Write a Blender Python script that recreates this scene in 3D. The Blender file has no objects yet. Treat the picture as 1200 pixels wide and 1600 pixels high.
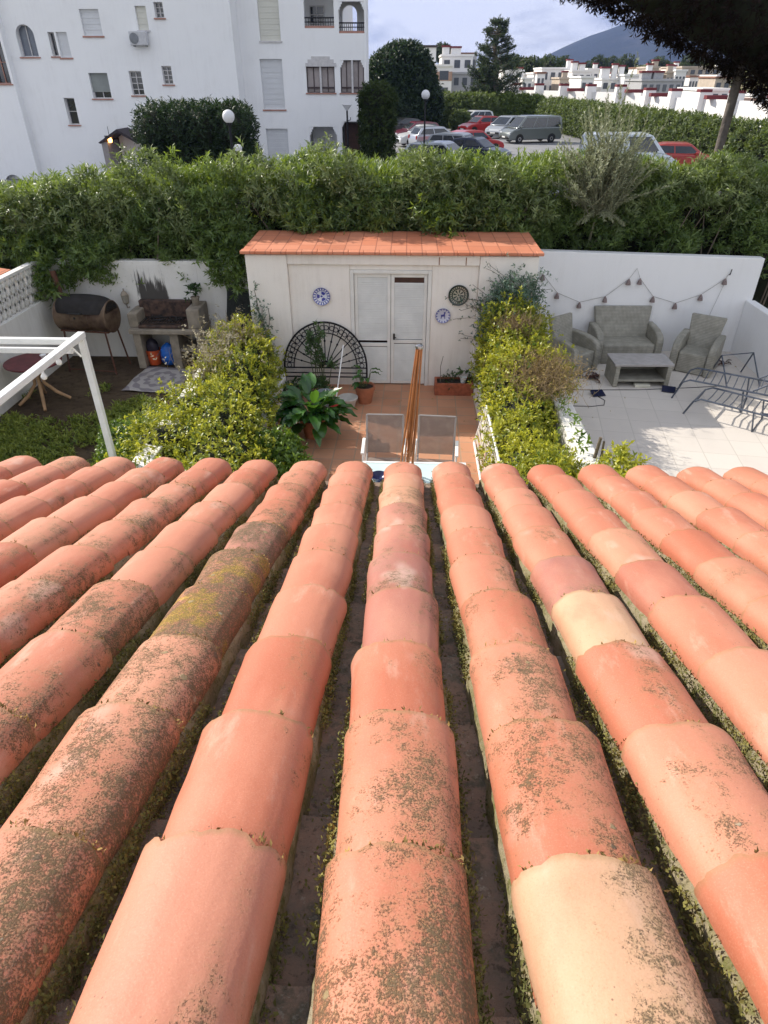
import bpy, math, random
import numpy as np
from mathutils import Vector, Matrix
R = math.radians
S = bpy.context.scene
COL = S.collection
random.seed(7)
RNG = np.random.default_rng(11)

# ------------------------------------------------------------------ camera, world, sun, exposure
CAM_H, FPX, PITCH, YAW = 4.6, 1010.0, R(34.0), R(1.9)
cd = bpy.data.cameras.new('camera')
cd.sensor_fit = 'VERTICAL'; cd.sensor_height = 36.0; cd.lens = FPX / 1600 * 36.0
cd.clip_start = 0.02; cd.clip_end = 20000
cam = bpy.data.objects.new('camera', cd); COL.objects.link(cam)
cam.location = (0, 0, CAM_H); cam.rotation_euler = (math.pi / 2 - PITCH, 0, YAW)
S.camera = cam

SUN_EL = R(33.5)
SUN_DIR = Vector((-0.845, 0.535, 0)).normalized() * math.cos(SUN_EL) + Vector((0, 0, math.sin(SUN_EL)))
sl = bpy.data.lights.new('sun', 'SUN'); sl.energy = 5.0; sl.angle = R(0.55); sl.color = (1.0, 0.93, 0.82)
so = bpy.data.objects.new('sun', sl); COL.objects.link(so)
so.rotation_euler = SUN_DIR.to_track_quat('Z', 'Y').to_euler()
so.location = SUN_DIR * 50

W = bpy.data.worlds.new('World'); S.world = W; W.use_nodes = True
wn = W.node_tree.nodes; wl = W.node_tree.links; wn.clear()
w_out = wn.new('ShaderNodeOutputWorld'); w_bg = wn.new('ShaderNodeBackground')
w_sky = wn.new('ShaderNodeTexSky'); w_sky.sky_type = 'NISHITA'; w_sky.sun_disc = False
w_sky.sun_elevation = SUN_EL; w_sky.sun_rotation = math.atan2(SUN_DIR.x, SUN_DIR.y)
w_sky.air_density = 1.2; w_sky.dust_density = 1.5; w_sky.ozone_density = 1.5
w_tc = wn.new('ShaderNodeTexCoord'); w_map = wn.new('ShaderNodeMapping'); w_map.inputs['Scale'].default_value = (1.0, 1.0, 3.2)
w_map.inputs['Location'].default_value = (0.37, 0.1, 0.55)
w_no = wn.new('ShaderNodeTexNoise'); w_no.inputs['Scale'].default_value = 2.3; w_no.inputs['Detail'].default_value = 7; w_no.inputs['Roughness'].default_value = 0.55
w_no2 = wn.new('ShaderNodeTexNoise'); w_no2.inputs['Scale'].default_value = 5.5; w_no2.inputs['Detail'].default_value = 5
w_r1 = wn.new('ShaderNodeValToRGB'); w_r1.color_ramp.elements[0].position = 0.22; w_r1.color_ramp.elements[1].position = 0.40
w_r2 = wn.new('ShaderNodeValToRGB'); w_r2.color_ramp.elements[0].position = 0.42; w_r2.color_ramp.elements[1].position = 0.56
w_r2.color_ramp.elements[0].color = (5.2, 5.9, 7.2, 1); w_r2.color_ramp.elements[1].color = (15.0, 15.2, 15.8, 1)
w_mix = wn.new('ShaderNodeMix'); w_mix.data_type = 'RGBA'
wl.new(w_tc.outputs['Generated'], w_map.inputs['Vector'])
wl.new(w_map.outputs[0], w_no.inputs['Vector']); wl.new(w_map.outputs[0], w_no2.inputs['Vector'])
wl.new(w_no.outputs['Fac'], w_r1.inputs[0]); w_hz = wn.new('ShaderNodeMapRange'); w_s0 = wn.new('ShaderNodeSeparateXYZ'); wl.new(w_tc.outputs['Generated'], w_s0.inputs[0]); wl.new(w_s0.outputs[2], w_hz.inputs['Value'])
w_hz.inputs['From Min'].default_value = 0.0; w_hz.inputs['From Max'].default_value = 0.16; w_hz.inputs['To Min'].default_value = 0.10; w_hz.inputs['To Max'].default_value = -0.035
w_add = wn.new('ShaderNodeMath'); w_add.operation = 'ADD'; wl.new(w_no2.outputs['Fac'], w_add.inputs[0]); wl.new(w_hz.outputs[0], w_add.inputs[1]); wl.new(w_add.outputs[0], w_r2.inputs[0])
wl.new(w_r1.outputs[0], w_mix.inputs['Factor']); wl.new(w_sky.outputs[0], w_mix.inputs['A']); wl.new(w_r2.outputs[0], w_mix.inputs['B'])
w_sep = wn.new('ShaderNodeSeparateXYZ'); wl.new(w_tc.outputs['Generated'], w_sep.inputs[0])
w_bk = wn.new('ShaderNodeMapRange'); w_bk.interpolation_type = 'SMOOTHSTEP'; wl.new(w_sep.outputs[1], w_bk.inputs['Value'])  # sky brightened behind the camera, added to fill the shaded fronts
w_bk.inputs['From Min'].default_value = 0.45; w_bk.inputs['From Max'].default_value = -0.75; w_bk.inputs['To Min'].default_value = 1.0; w_bk.inputs['To Max'].default_value = 1.55
w_mul = wn.new('ShaderNodeVectorMath'); w_mul.operation = 'SCALE'; wl.new(w_mix.outputs['Result'], w_mul.inputs[0]); wl.new(w_bk.outputs[0], w_mul.inputs['Scale'])
wl.new(w_mul.outputs[0], w_bg.inputs['Color']); w_bg.inputs['Strength'].default_value = 0.048
wl.new(w_bg.outputs[0], w_out.inputs['Surface'])
S.view_settings.view_transform = 'Standard'; S.view_settings.look = 'None'
S.view_settings.exposure = 0.50; S.view_settings.gamma = 1.0
S.render.engine = 'CYCLES'
S.cycles.max_bounces = 7; S.cycles.diffuse_bounces = 3; S.cycles.transparent_max_bounces = 12
S.cycles.caustics_reflective = False; S.cycles.caustics_refractive = False
S.cycles.use_denoising = True

# ------------------------------------------------------------------ helpers
FWD = np.array([-math.sin(YAW) * math.cos(PITCH), math.cos(YAW) * math.cos(PITCH), -math.sin(PITCH)])
RGT = np.array([math.cos(YAW), math.sin(YAW), 0.0]); UPV = np.cross(RGT, FWD); CPOS = np.array([0, 0, CAM_H])
def at(px, py, x=None, y=None, z=None):
    """a point of the photograph at a known distance, depth or height -> metres"""
    d = FWD * FPX + RGT * (px - 600) - UPV * (py - 800)
    t = (z - CAM_H) / d[2] if z is not None else (y / d[1] if y is not None else x / d[0])
    return CPOS + d * t

def tag(o, label=None, cat=None, group=None, kind=None):
    if label: o['label'] = label
    if cat: o['category'] = cat
    if group: o['group'] = group
    if kind: o['kind'] = kind
    return o
def thing(name, label, cat, loc=(0, 0, 0), rz=0.0, group=None):
    o = bpy.data.objects.new(name, None); COL.objects.link(o); o.empty_display_size = 0.2
    o.location = loc; o.rotation_euler = (0, 0, rz)
    return tag(o, label, cat, group)
def wloc(o):
    p = Vector((0, 0, 0))
    while o is not None:
        p += o.location; o = o.parent
    return p
def _link(name, me, mat, parent):
    o = bpy.data.objects.new(name, me); COL.objects.link(o)
    for m in (mat if isinstance(mat, (list, tuple)) else [mat]): me.materials.append(m)
    if parent is not None: o.parent = parent
    return o
def base_of(V):
    lo, hi = V.min(0), V.max(0)
    return np.array([(lo[0] + hi[0]) / 2, (lo[1] + hi[1]) / 2, lo[2]])
def place(V, parent, local):
    """verts given in world metres -> verts in the frame of the parent (or about the thing's own base)"""
    V = np.asarray(V, dtype=float)
    if local: return V, None
    if parent is not None:
        p = wloc(parent); return V - np.array(p), None
    b = base_of(V); return V - b, b

class MB:
    def __init__(s): s.v = []; s.f = []; s.uv = None
    def add(s, V, F, M=None):
        n = len(s.v)
        for p in V:
            p = Vector(p)
            if M is not None: p = M @ p
            s.v.append(tuple(p))
        s.f += [tuple(i + n for i in f) for f in F]; return s
    def box(s, x0, x1, y0, y1, z0, z1, M=None):
        if x0 > x1: x0, x1 = x1, x0
        if y0 > y1: y0, y1 = y1, y0
        if z0 > z1: z0, z1 = z1, z0
        V = [(x0, y0, z0), (x1, y0, z0), (x1, y1, z0), (x0, y1, z0), (x0, y0, z1), (x1, y0, z1), (x1, y1, z1), (x0, y1, z1)]
        return s.add(V, [(0, 3, 2, 1), (4, 5, 6, 7), (0, 1, 5, 4), (1, 2, 6, 5), (2, 3, 7, 6), (3, 0, 4, 7)], M)
    def tube(s, pts, r, n=8, closed=False, cap=True):
        pts = [Vector(p) for p in pts]; N = len(pts)
        rr = list(r) if hasattr(r, '__len__') else [r] * N
        rings = []; ref = None
        for i, p in enumerate(pts):
            if closed: t = pts[(i + 1) % N] - pts[i - 1]
            else: t = pts[min(i + 1, N - 1)] - pts[max(i - 1, 0)]
            t = t.normalized() if t.length > 1e-9 else Vector((0, 0, 1))
            if ref is None: ref = Vector((0, 0, 1)) if abs(t.z) < 0.9 else Vector((1, 0, 0))
            u = ref - t * ref.dot(t)
            if u.length < 1e-6: u = t.orthogonal()
            u.normalize(); w = t.cross(u); ref = u
            rings.append([p + (u * math.cos(2 * math.pi * k / n) + w * math.sin(2 * math.pi * k / n)) * rr[i] for k in range(n)])
        V = [q for g in rings for q in g]; F = []
        for i in range(N if closed else N - 1):
            j = (i + 1) % N
            for k in range(n): F.append((i * n + k, i * n + (k + 1) % n, j * n + (k + 1) % n, j * n + k))
        if cap and not closed:
            F.append(tuple(range(n - 1, -1, -1))); F.append(tuple((N - 1) * n + k for k in range(n)))
        return s.add(V, F)
    def lathe(s, prof, c=(0, 0, 0), n=24, M=None):
        V = []; F = []
        for r, z in prof:
            for k in range(n):
                a = 2 * math.pi * k / n; V.append((c[0] + r * math.cos(a), c[1] + r * math.sin(a), c[2] + z))
        for i in range(len(prof) - 1):
            for k in range(n): F.append((i * n + k, i * n + (k + 1) % n, (i + 1) * n + (k + 1) % n, (i + 1) * n + k))
        F.append(tuple(range(n - 1, -1, -1))); F.append(tuple((len(prof) - 1) * n + k for k in range(n)))
        return s.add(V, F, M)
    def prism(s, poly, a, b, axis='x', M=None):
        """polygon (two coordinates) pulled along an axis from a to b"""
        def q(p, t): return (t, p[0], p[1]) if axis == 'x' else ((p[0], t, p[1]) if axis == 'y' else (p[0], p[1], t))
        n = len(poly); V = [q(p, a) for p in poly] + [q(p, b) for p in poly]
        F = [tuple(range(n - 1, -1, -1)), tuple(range(n, 2 * n))] + [(i, (i + 1) % n, n + (i + 1) % n, n + i) for i in range(n)]
        return s.add(V, F, M)
    def disc(s, c, r, nrm='y', n=20, M=None, t=0.004):
        V = []
        for off in (0, -t):
            for k in range(n):
                a = 2 * math.pi * k / n; x, z = r * math.cos(a), r * math.sin(a)
                V.append((c[0] + x, c[1] - off, c[2] + z) if nrm == 'y' else ((c[0] - off, c[1] + x, c[2] + z) if nrm == 'x' else (c[0] + x, c[1] + z, c[2] - off)))
        F = [tuple(range(n)), tuple(range(2 * n - 1, n - 1, -1))] + [(k, (k + 1) % n, n + (k + 1) % n, n + k) for k in range(n)]
        return s.add(V, F, M)
    def build(s, name, mat, parent=None, local=False, smooth=False, bevel=0.0, seg=2, sub=0):
        V, b = place(s.v, parent, local)
        me = bpy.data.meshes.new(name); me.from_pydata([tuple(p) for p in V], [], s.f); me.validate(); me.update()
        import bmesh
        bm = bmesh.new(); bm.from_mesh(me); bmesh.ops.recalc_face_normals(bm, faces=bm.faces); bm.to_mesh(me); bm.free()
        o = _link(name, me, mat, parent)
        if b is not None: o.location = b
        if smooth:
            me.polygons.foreach_set('use_smooth', [True] * len(me.polygons))
            try: me.set_sharp_from_angle(angle=R(40))
            except Exception: pass
        if bevel:
            m = o.modifiers.new('bevel', 'BEVEL'); m.width = bevel; m.segments = seg; m.limit_method = 'ANGLE'; m.angle_limit = R(35)
            if hasattr(m, 'harden_normals'): m.harden_normals = False
        if sub:
            m = o.modifiers.new('sub', 'SUBSURF'); m.levels = sub; m.render_levels = sub
        return o

def np_mesh(name, V, F, mat, parent=None, local=False, attrs=None, uv=None, smooth=False):
    """fast mesh; F is an (n,3) or (n,4) array; attrs {name: per-vertex floats or (n,4) colours}"""
    V, b = place(V, parent, local); F = np.asarray(F); k = F.shape[1]
    me = bpy.data.meshes.new(name)
    me.vertices.add(len(V)); me.vertices.foreach_set('co', V.astype(np.float32).ravel())
    me.loops.add(F.size); me.loops.foreach_set('vertex_index', F.astype(np.int32).ravel())
    me.polygons.add(len(F)); me.polygons.foreach_set('loop_start', (np.arange(len(F)) * k).astype(np.int32))
    if smooth: me.polygons.foreach_set('use_smooth', np.ones(len(F), dtype=bool))
    if uv is not None:
        l = me.uv_layers.new(name='UVMap'); l.data.foreach_set('uv', np.asarray(uv, dtype=np.float32)[F.ravel()].ravel())
    for a, d in (attrs or {}).items():
        d = np.asarray(d, dtype=np.float32)
        if d.ndim == 1: me.attributes.new(a, 'FLOAT', 'POINT').data.foreach_set('value', d)
        else: me.attributes.new(a, 'FLOAT_COLOR', 'POINT').data.foreach_set('color', d.ravel())
    me.update(); me.validate()
    o = _link(name, me, mat, parent)
    if b is not None: o.location = b
    return o

def copy_tree(o, parent=None):
    c = o.copy(); COL.objects.link(c)
    if parent is not None: c.parent = parent
    for ch in list(o.children): copy_tree(ch, c)
    return c

def wob(P, f=1.0, seed=0.0):
    """smooth pseudo-random field, about -1..1"""
    P = np.asarray(P) * f; x, y, z = P[:, 0], P[:, 1], P[:, 2]
    return (np.sin(1.7 * x + 1.1 * y + 0.6 * z + seed) + np.sin(-1.3 * x + 2.1 * z + 1.9 * y + 2.1 * seed + 1)
            + 0.7 * np.sin(3.1 * x + 2.7 * z - 1.5 * y + seed * 3) + 0.6 * np.sin(4.3 * z - 3.7 * x + 2.9 * y + seed)
            + 0.4 * np.sin(7.9 * x + 6.1 * y + 8.3 * z + seed)) / 2.6
def unit(A): return A / np.maximum(np.linalg.norm(A, axis=1, keepdims=True), 1e-9)

def leaf_mesh(B, D, N, L, Wd, bend=0.25, fold=0.12):
    """leaves: base, direction, face normal, length, width -> verts (5 per leaf) and tris (4 per leaf)"""
    Sd = unit(np.cross(D, N)); Nn = np.cross(Sd, D)
    L = L[:, None]; Wd = Wd[:, None]
    mid = B + D * L * 0.5 + Nn * L * bend * 0.28
    tip = B + D * L * 0.97 - Nn * L * bend * 0.25
    l = mid + Sd * Wd * 0.5 + Nn * Wd * fold; r = mid - Sd * Wd * 0.5 + Nn * Wd * fold
    V = np.stack([B, l, tip, r, mid], 1).reshape(-1, 3); n = len(B); i = np.arange(n)[:, None] * 5
    F = (np.array([[0, 4, 1], [1, 4, 2], [0, 3, 4], [3, 2, 4]])[None] + i[:, :, None]).reshape(-1, 3)
    return V, F

def sprigs(C, A, nleaf, L, Wd, rng, spread=(25, 75), stem=0.12, jl=0.35, bend=0.3):
    """whorls of leaves about twigs at C pointing along A"""
    n = len(C); m = n * nleaf
    A = unit(A); Cr = np.repeat(C, nleaf, 0); Ar = np.repeat(A, nleaf, 0)
    rnd = rng.normal(size=(m, 3)); rad = unit(rnd - Ar * (rnd * Ar).sum(1, keepdims=True))
    ang = np.radians(rng.uniform(spread[0], spread[1], m))[:, None]
    D = unit(Ar * np.cos(ang) + rad * np.sin(ang))
    t = rng.uniform(0, 1, m)[:, None]
    B = Cr + Ar * stem * t
    N = unit(Ar * np.sin(ang) - rad * np.cos(ang) + rng.normal(scale=0.25, size=(m, 3)))
    Ls = L * rng.uniform(1 - jl, 1 + jl, m); Ws = Wd * rng.uniform(0.75, 1.25, m)
    V, F = leaf_mesh(B, D, N, Ls, Ws, bend)
    return V, F

# ------------------------------------------------------------------ materials
class NT:
    def __init__(s, name):
        s.m = bpy.data.materials.new(name); s.m.use_nodes = True; s.t = s.m.node_tree
        s.t.nodes.clear(); s.out = s.t.nodes.new('ShaderNodeOutputMaterial'); s._tc = None
    def n(s, typ, **kw):
        nd = s.t.nodes.new(typ)
        for k, v in kw.items():
            if hasattr(nd, k) and k not in nd.inputs: setattr(nd, k, v)
            else: s.set(nd.inputs[k], v)
        return nd
    def set(s, inp, v):
        if isinstance(v, bpy.types.NodeSocket): s.t.links.new(v, inp)
        elif isinstance(v, tuple) and len(v) == 3 and inp.type == 'RGBA': inp.default_value = (*v, 1)
        else: inp.default_value = v
    def obj(s):
        if s._tc is None: s._tc = s.t.nodes.new('ShaderNodeTexCoord')
        return s._tc.outputs['Object']
    def uv(s):
        s.obj(); return s._tc.outputs['UV']
    def noise(s, scale, detail=4, rough=0.55, vec=None, dist=0.0):
        nd = s.t.nodes.new('ShaderNodeTexNoise'); s.t.links.new(vec or s.obj(), nd.inputs['Vector'])
        nd.inputs['Scale'].default_value = scale; nd.inputs['Detail'].default_value = detail
        nd.inputs['Roughness'].default_value = rough; nd.inputs['Distortion'].default_value = dist
        return nd.outputs['Fac']
    def scaled(s, sc, loc=(0, 0, 0), vec=None, rot=(0, 0, 0)):
        nd = s.t.nodes.new('ShaderNodeMapping'); s.t.links.new(vec or s.obj(), nd.inputs['Vector'])
        nd.inputs['Scale'].default_value = sc; nd.inputs['Location'].default_value = loc; nd.inputs['Rotation'].default_value = rot
        return nd.outputs[0]
    def step(s, v, a, b):
        nd = s.t.nodes.new('ShaderNodeMapRange'); nd.interpolation_type = 'SMOOTHSTEP'
        s.set(nd.inputs['Value'], v); nd.inputs['From Min'].default_value = a; nd.inputs['From Max'].default_value = b
        return nd.outputs['Result']
    def math(s, op, a, b=0.0, c=0.0):
        nd = s.t.nodes.new('ShaderNodeMath'); nd.operation = op
        s.set(nd.inputs[0], a); s.set(nd.inputs[1], b); s.set(nd.inputs[2], c); return nd.outputs[0]
    def mix(s, f, a, b, mode='MIX'):
        nd = s.t.nodes.new('ShaderNodeMix'); nd.data_type = 'RGBA'; nd.blend_type = mode
        s.set(nd.inputs['Factor'], f); s.set(nd.inputs['A'], a); s.set(nd.inputs['B'], b); return nd.outputs['Result']
    def attr(s, name):
        nd = s.t.nodes.new('ShaderNodeAttribute'); nd.attribute_name = name; return nd
    def bump(s, h, strength=0.4, dist=0.01):
        nd = s.t.nodes.new('ShaderNodeBump'); s.set(nd.inputs['Height'], h); nd.inputs['Strength'].default_value = strength
        nd.inputs['Distance'].default_value = dist; return nd.outputs[0]
    def pbr(s, color, rough=0.6, metal=0.0, spec=0.5, normal=None, **kw):
        p = s.t.nodes.new('ShaderNodeBsdfPrincipled')
        s.set(p.inputs['Base Color'], color); s.set(p.inputs['Roughness'], rough); s.set(p.inputs['Metallic'], metal)
        p.inputs['Specular IOR Level'].default_value = spec
        if normal is not None: s.set(p.inputs['Normal'], normal)
        for k, v in kw.items(): s.set(p.inputs[k], v)
        s.t.links.new(p.outputs[0], s.out.inputs['Surface']); return p
MATS = {}
def simple(name, c, rough=0.6, metal=0.0, var=0.18, scale=9.0, bs=40.0, bump=0.15, spec=0.4, c2=None, bd=0.004, coat=0.0):
    if name in MATS: return MATS[name]
    t = NT(name); c2 = c2 or tuple(x * (1 - var) for x in c)
    f = t.step(t.noise(scale, 6, 0.6), 0.3, 0.7)
    col = t.mix(f, c, c2)
    nm = t.bump(t.noise(bs, 4), bump, bd) if bump else None
    p = t.pbr(col, rough, metal, spec, nm)
    if coat: p.inputs['Coat Weight'].default_value = coat; p.inputs['Coat Roughness'].default_value = 0.05
    MATS[name] = t.m; return t.m

def leaf_mat(name, dark, light, trans=(0.2, 0.32, 0.03), tw=0.35, rough=0.45, spec=0.45):
    t = NT(name); a = t.attr('tint').outputs['Fac']
    col = t.mix(a, dark, light)
    p = t.n('ShaderNodeBsdfPrincipled'); t.set(p.inputs['Base Color'], col); p.inputs['Roughness'].default_value = rough
    p.inputs['Specular IOR Level'].default_value = spec
    tr = t.n('ShaderNodeBsdfTranslucent'); t.set(tr.inputs['Color'], t.mix(a, tuple(x * 0.55 for x in trans), trans))
    ms = t.n('ShaderNodeMixShader'); ms.inputs[0].default_value = tw
    t.t.links.new(p.outputs[0], ms.inputs[1]); t.t.links.new(tr.outputs[0], ms.inputs[2]); t.t.links.new(ms.outputs[0], t.out.inputs['Surface'])
    MATS[name] = t.m; return t.m

def whitewash(name, base=(0.78, 0.77, 0.74), dirt=(0.45, 0.42, 0.36), amt=0.35, drip=0.5):
    t = NT(name)
    big = t.noise(1.2, 6, 0.65); st = t.noise(1.0, 6, 0.7, t.scaled((7.0, 7.0, 0.55)))
    f = t.math('MULTIPLY', t.step(t.math('MULTIPLY', big, st), 0.2, 0.48), amt)
    col = t.mix(f, base, dirt)
    sp = t.step(t.noise(22, 3, 0.5), 0.68, 0.76)
    col = t.mix(t.math('MULTIPLY', sp, drip * 0.35), col, dirt)
    t.pbr(col, 0.85, 0, 0.2, t.bump(t.noise(35, 5, 0.65), 0.25, 0.006))
    MATS[name] = t.m; return t.m

def floor_tiles(name, c1, c2, grout, w, h, rot=0.0, mortar=0.012, rough=0.6, dirt=(0.2, 0.17, 0.13)):
    t = NT(name)
    v = t.scaled((1, 1, 1), rot=(0, 0, rot))
    b = t.n('ShaderNodeTexBrick', offset=0.0, squash=1.0); t.set(b.inputs['Vector'], v)
    b.inputs['Color1'].default_value = (*c1, 1); b.inputs['Color2'].default_value = (*c2, 1); b.inputs['Mortar'].default_value = (*grout, 1)
    b.inputs['Scale'].default_value = 1.0; b.inputs['Mortar Size'].default_value = mortar; b.inputs['Mortar Smooth'].default_value = 0.3
    b.inputs['Brick Width'].default_value = w; b.inputs['Row Height'].default_value = h
    n1 = t.step(t.noise(1.7, 6, 0.65), 0.45, 0.75)
    col = t.mix(t.math('MULTIPLY', n1, 0.4), b.outputs['Color'], dirt)
    n2 = t.step(t.noise(26, 4, 0.7), 0.6, 0.8); col = t.mix(t.math('MULTIPLY', n2, 0.2), col, dirt)
    hgt = t.math('SUBTRACT', t.math('MULTIPLY', t.noise(30, 3), 0.25), b.outputs['Fac'])
    t.pbr(col, rough, 0, 0.35, t.bump(hgt, 0.4, 0.004)); MATS[name] = t.m; return t.m

def roof_tile_mat():
    t = NT('terracotta_tile'); a = t.attr('tint'); sep = t.n('ShaderNodeSeparateColor'); t.t.links.new(a.outputs['Color'], sep.inputs[0])
    rnd, lich, cream = sep.outputs[0], sep.outputs[1], sep.outputs[2]; purp = a.outputs['Alpha']
    uvs = t.n('ShaderNodeSeparateXYZ'); t.t.links.new(t.uv(), uvs.inputs[0]); U, Vv = uvs.outputs[0], uvs.outputs[1]
    col = t.mix(rnd, (0.44, 0.128, 0.068), (0.55, 0.23, 0.145))
    col = t.mix(cream, col, (0.57, 0.375, 0.235)); col = t.mix(purp, col, (0.30, 0.135, 0.12))
    # fired blush and pale chalky bloom
    col = t.mix(t.math('MULTIPLY', t.step(t.noise(3.5, 5, 0.6, t.scaled((1, 0.45, 1))), 0.42, 0.68), 0.42), col, (0.62, 0.29, 0.19))
    col = t.mix(t.math('MULTIPLY', t.step(t.noise(5.5, 5, 0.6, t.scaled((1, 0.6, 1), (7, 3, 1))), 0.5, 0.75), 0.35), col, (0.40, 0.105, 0.055))
    col = t.mix(t.math('MULTIPLY', t.step(t.noise(11, 6, 0.7, t.scaled((1.4, 0.35, 1), (2, 5, 3))), 0.55, 0.72), 0.3), col, (0.68, 0.48, 0.38))
    # white smears
    col = t.mix(t.math('MULTIPLY', t.step(t.noise(4.2, 3, 0.5, t.scaled((1.5, 0.8, 1), (12, 1, 8))), 0.64, 0.75), 0.35), col, (0.70, 0.56, 0.48))
    # lichen: clouds of specks, denser on the shaded flank and by the joints
    side = t.step(U, 0.25, 0.85)
    cloud = t.math('ADD', t.noise(7.5, 5, 0.62, t.scaled((1, 0.7, 1), (4, 9, 2))), t.math('MULTIPLY', lich, 0.31))
    cloud = t.math('ADD', cloud, t.math('MULTIPLY', side, 0.12))
    area = t.step(t.math('ADD', cloud, t.math('MULTIPLY', t.math('SUBTRACT', t.noise(31, 4, .65, t.scaled((1, 1, 1), (6, 1, 2))), .5), .42)), 0.60, 1.02)
    sp = t.noise(330, 3, 0.65); sp2 = t.noise(90, 6, 0.75, t.scaled((1, 1, 1), (3, 3, 3)))
    veil = t.math('MULTIPLY', area, t.step(sp2, .30, .68))
    col = t.mix(t.math('MULTIPLY', veil, .84), col, (0.275, 0.22, 0.09))
    gold = t.math('MULTIPLY', t.math('MULTIPLY', t.step(t.noise(11, 3, 0.5, t.scaled((1, 1, 1), (1, 4, 6))), 0.50, 0.62), t.step(lich, 1.18, 1.3)), t.step(sp2, .34, .52))
    col = t.mix(t.math('MULTIPLY', gold, .92), col, (0.60, 0.38, 0.03))
    dens = t.math('ADD', t.math('MULTIPLY', sp, .6), t.math('MULTIPLY', sp2, .4))
    speck = t.math('MULTIPLY', t.step(t.math('ADD', dens, t.math('MULTIPLY', area, .17)), .56, .72), t.step(area, .05, .4))
    col = t.mix(t.math('MULTIPLY', speck, .80), col, (0.085, 0.065, 0.038))
    pale = t.math('MULTIPLY', t.step(t.noise(130, 4, .7, t.scaled((1, 1, 1), (8, 2, 5))), .66, .74), t.step(area, .1, .5))
    col = t.mix(t.math('MULTIPLY', pale, .5), col, (.42, .38, .30))
    rv = t.n('ShaderNodeTexVoronoi'); t.set(rv.inputs['Vector'], t.obj()); rv.inputs['Scale'].default_value = 34; rv.inputs['Randomness'].default_value = 1.0
    rc = t.n('ShaderNodeSeparateColor'); t.t.links.new(rv.outputs['Color'], rc.inputs[0])
    rd = t.math('ADD', rv.outputs['Distance'], t.math('MULTIPLY', t.noise(120, 4, .7, t.scaled((1, 1, 1), (2, 6, 9))), .28))
    rad = t.math('MULTIPLY', rc.outputs[0], t.math('MINIMUM', t.math('MULTIPLY', area, .6), .36))
    ros = t.math('MULTIPLY', t.step(t.math('SUBTRACT', t.math('ADD', rad, .08), rd), -.02, .07), t.step(rc.outputs[1], .25, .35))
    rcol = t.mix(t.step(rc.outputs[2], .45, .55), (.085, .07, .045), t.mix(t.step(rc.outputs[2], .78, .86), (.25, .20, .10), (.32, .29, .20)))
    col = t.mix(t.math('MULTIPLY', ros, .85), col, rcol)
    grain = t.noise(420, 2, .6); col = t.mix(t.math('MULTIPLY', t.step(grain, .52, .75), .18), col, (.72, .42, .30)); col = t.mix(t.math('MULTIPLY', t.step(grain, .46, .25), .2), col, (.30, .09, .05))
    # scattered black dots everywhere
    vor = t.n('ShaderNodeTexVoronoi'); t.set(vor.inputs['Vector'], t.obj()); vor.inputs['Scale'].default_value = 110
    dots = t.math('MULTIPLY', t.step(vor.outputs['Distance'], 0.16, 0.09), t.step(t.noise(9, 2), 0.55, 0.65))
    col = t.mix(t.math('MULTIPLY', dots, 0.7), col, (0.10, 0.07, 0.05))
    # dirt line at the lower lip
    lip = t.math('MULTIPLY', t.step(Vv, 0.965, 1.0), t.noise(60, 3)); col = t.mix(lip, col, (0.28, 0.18, 0.08))
    h = t.math('ADD', t.math('MULTIPLY', t.noise(14, 5, 0.6), 0.6), t.math('MULTIPLY', t.noise(160, 4, 0.7), 0.12))
    h = t.math('ADD', h, t.math('MULTIPLY', t.math('MAXIMUM', speck, ros), 0.5))
    t.pbr(col, t.math('ADD', 0.60, t.math('MULTIPLY', speck, 0.35)), 0, 0.42, t.bump(h, 0.75, 0.005))
    MATS['tile'] = t.m; return t.m
M_TILE = roof_tile_mat()

def mossy(name, c1, c2, c3, white=0.35, scale=1.0):
    t = NT(name)
    col = t.mix(t.step(t.noise(9 * scale, 6, 0.7), 0.35, 0.65), c1, c2)
    col = t.mix(t.step(t.noise(21 * scale, 6, 0.75, t.scaled((1, 1, 1), (5, 2, 8))), 0.48, 0.66), col, c3)
    col = t.mix(t.math('MULTIPLY', t.step(t.noise(45 * scale, 5, 0.75), 0.58, 0.7), white), col, (0.42, 0.40, 0.34))
    col = t.mix(t.math('MULTIPLY', t.step(t.noise(70 * scale, 4, 0.7, t.scaled((1, 1, 1), (9, 9, 9))), 0.55, 0.68), 0.7), col, tuple(x * 0.35 for x in c1))
    h = t.math('ADD', t.noise(40 * scale, 6, 0.75), t.math('MULTIPLY', t.noise(130 * scale, 4, 0.7), 0.5))
    t.pbr(col, 0.92, 0, 0.15, t.bump(h, 0.9, 0.008)); MATS[name] = t.m; return t.m
M_PAN = mossy('weathered_pan', (0.22, 0.175, 0.14), (0.32, 0.215, 0.16), (0.13, 0.12, 0.09), 0.7)
M_MORTAR = mossy('mossy_mortar', (0.23, 0.20, 0.10), (0.34, 0.29, 0.20), (0.15, 0.15, 0.05), 0.5, 1.3)
M_MOSS = simple('moss_tuft', (0.25, 0.22, 0.06), 0.95, var=0.5, scale=6, c2=(0.09, 0.10, 0.03), bump=0)
M_MOSSY = simple('dry_moss', (0.42, 0.27, 0.09), 0.95, scale=14, c2=(0.2, 0.14, 0.05), bump=0)

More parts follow.
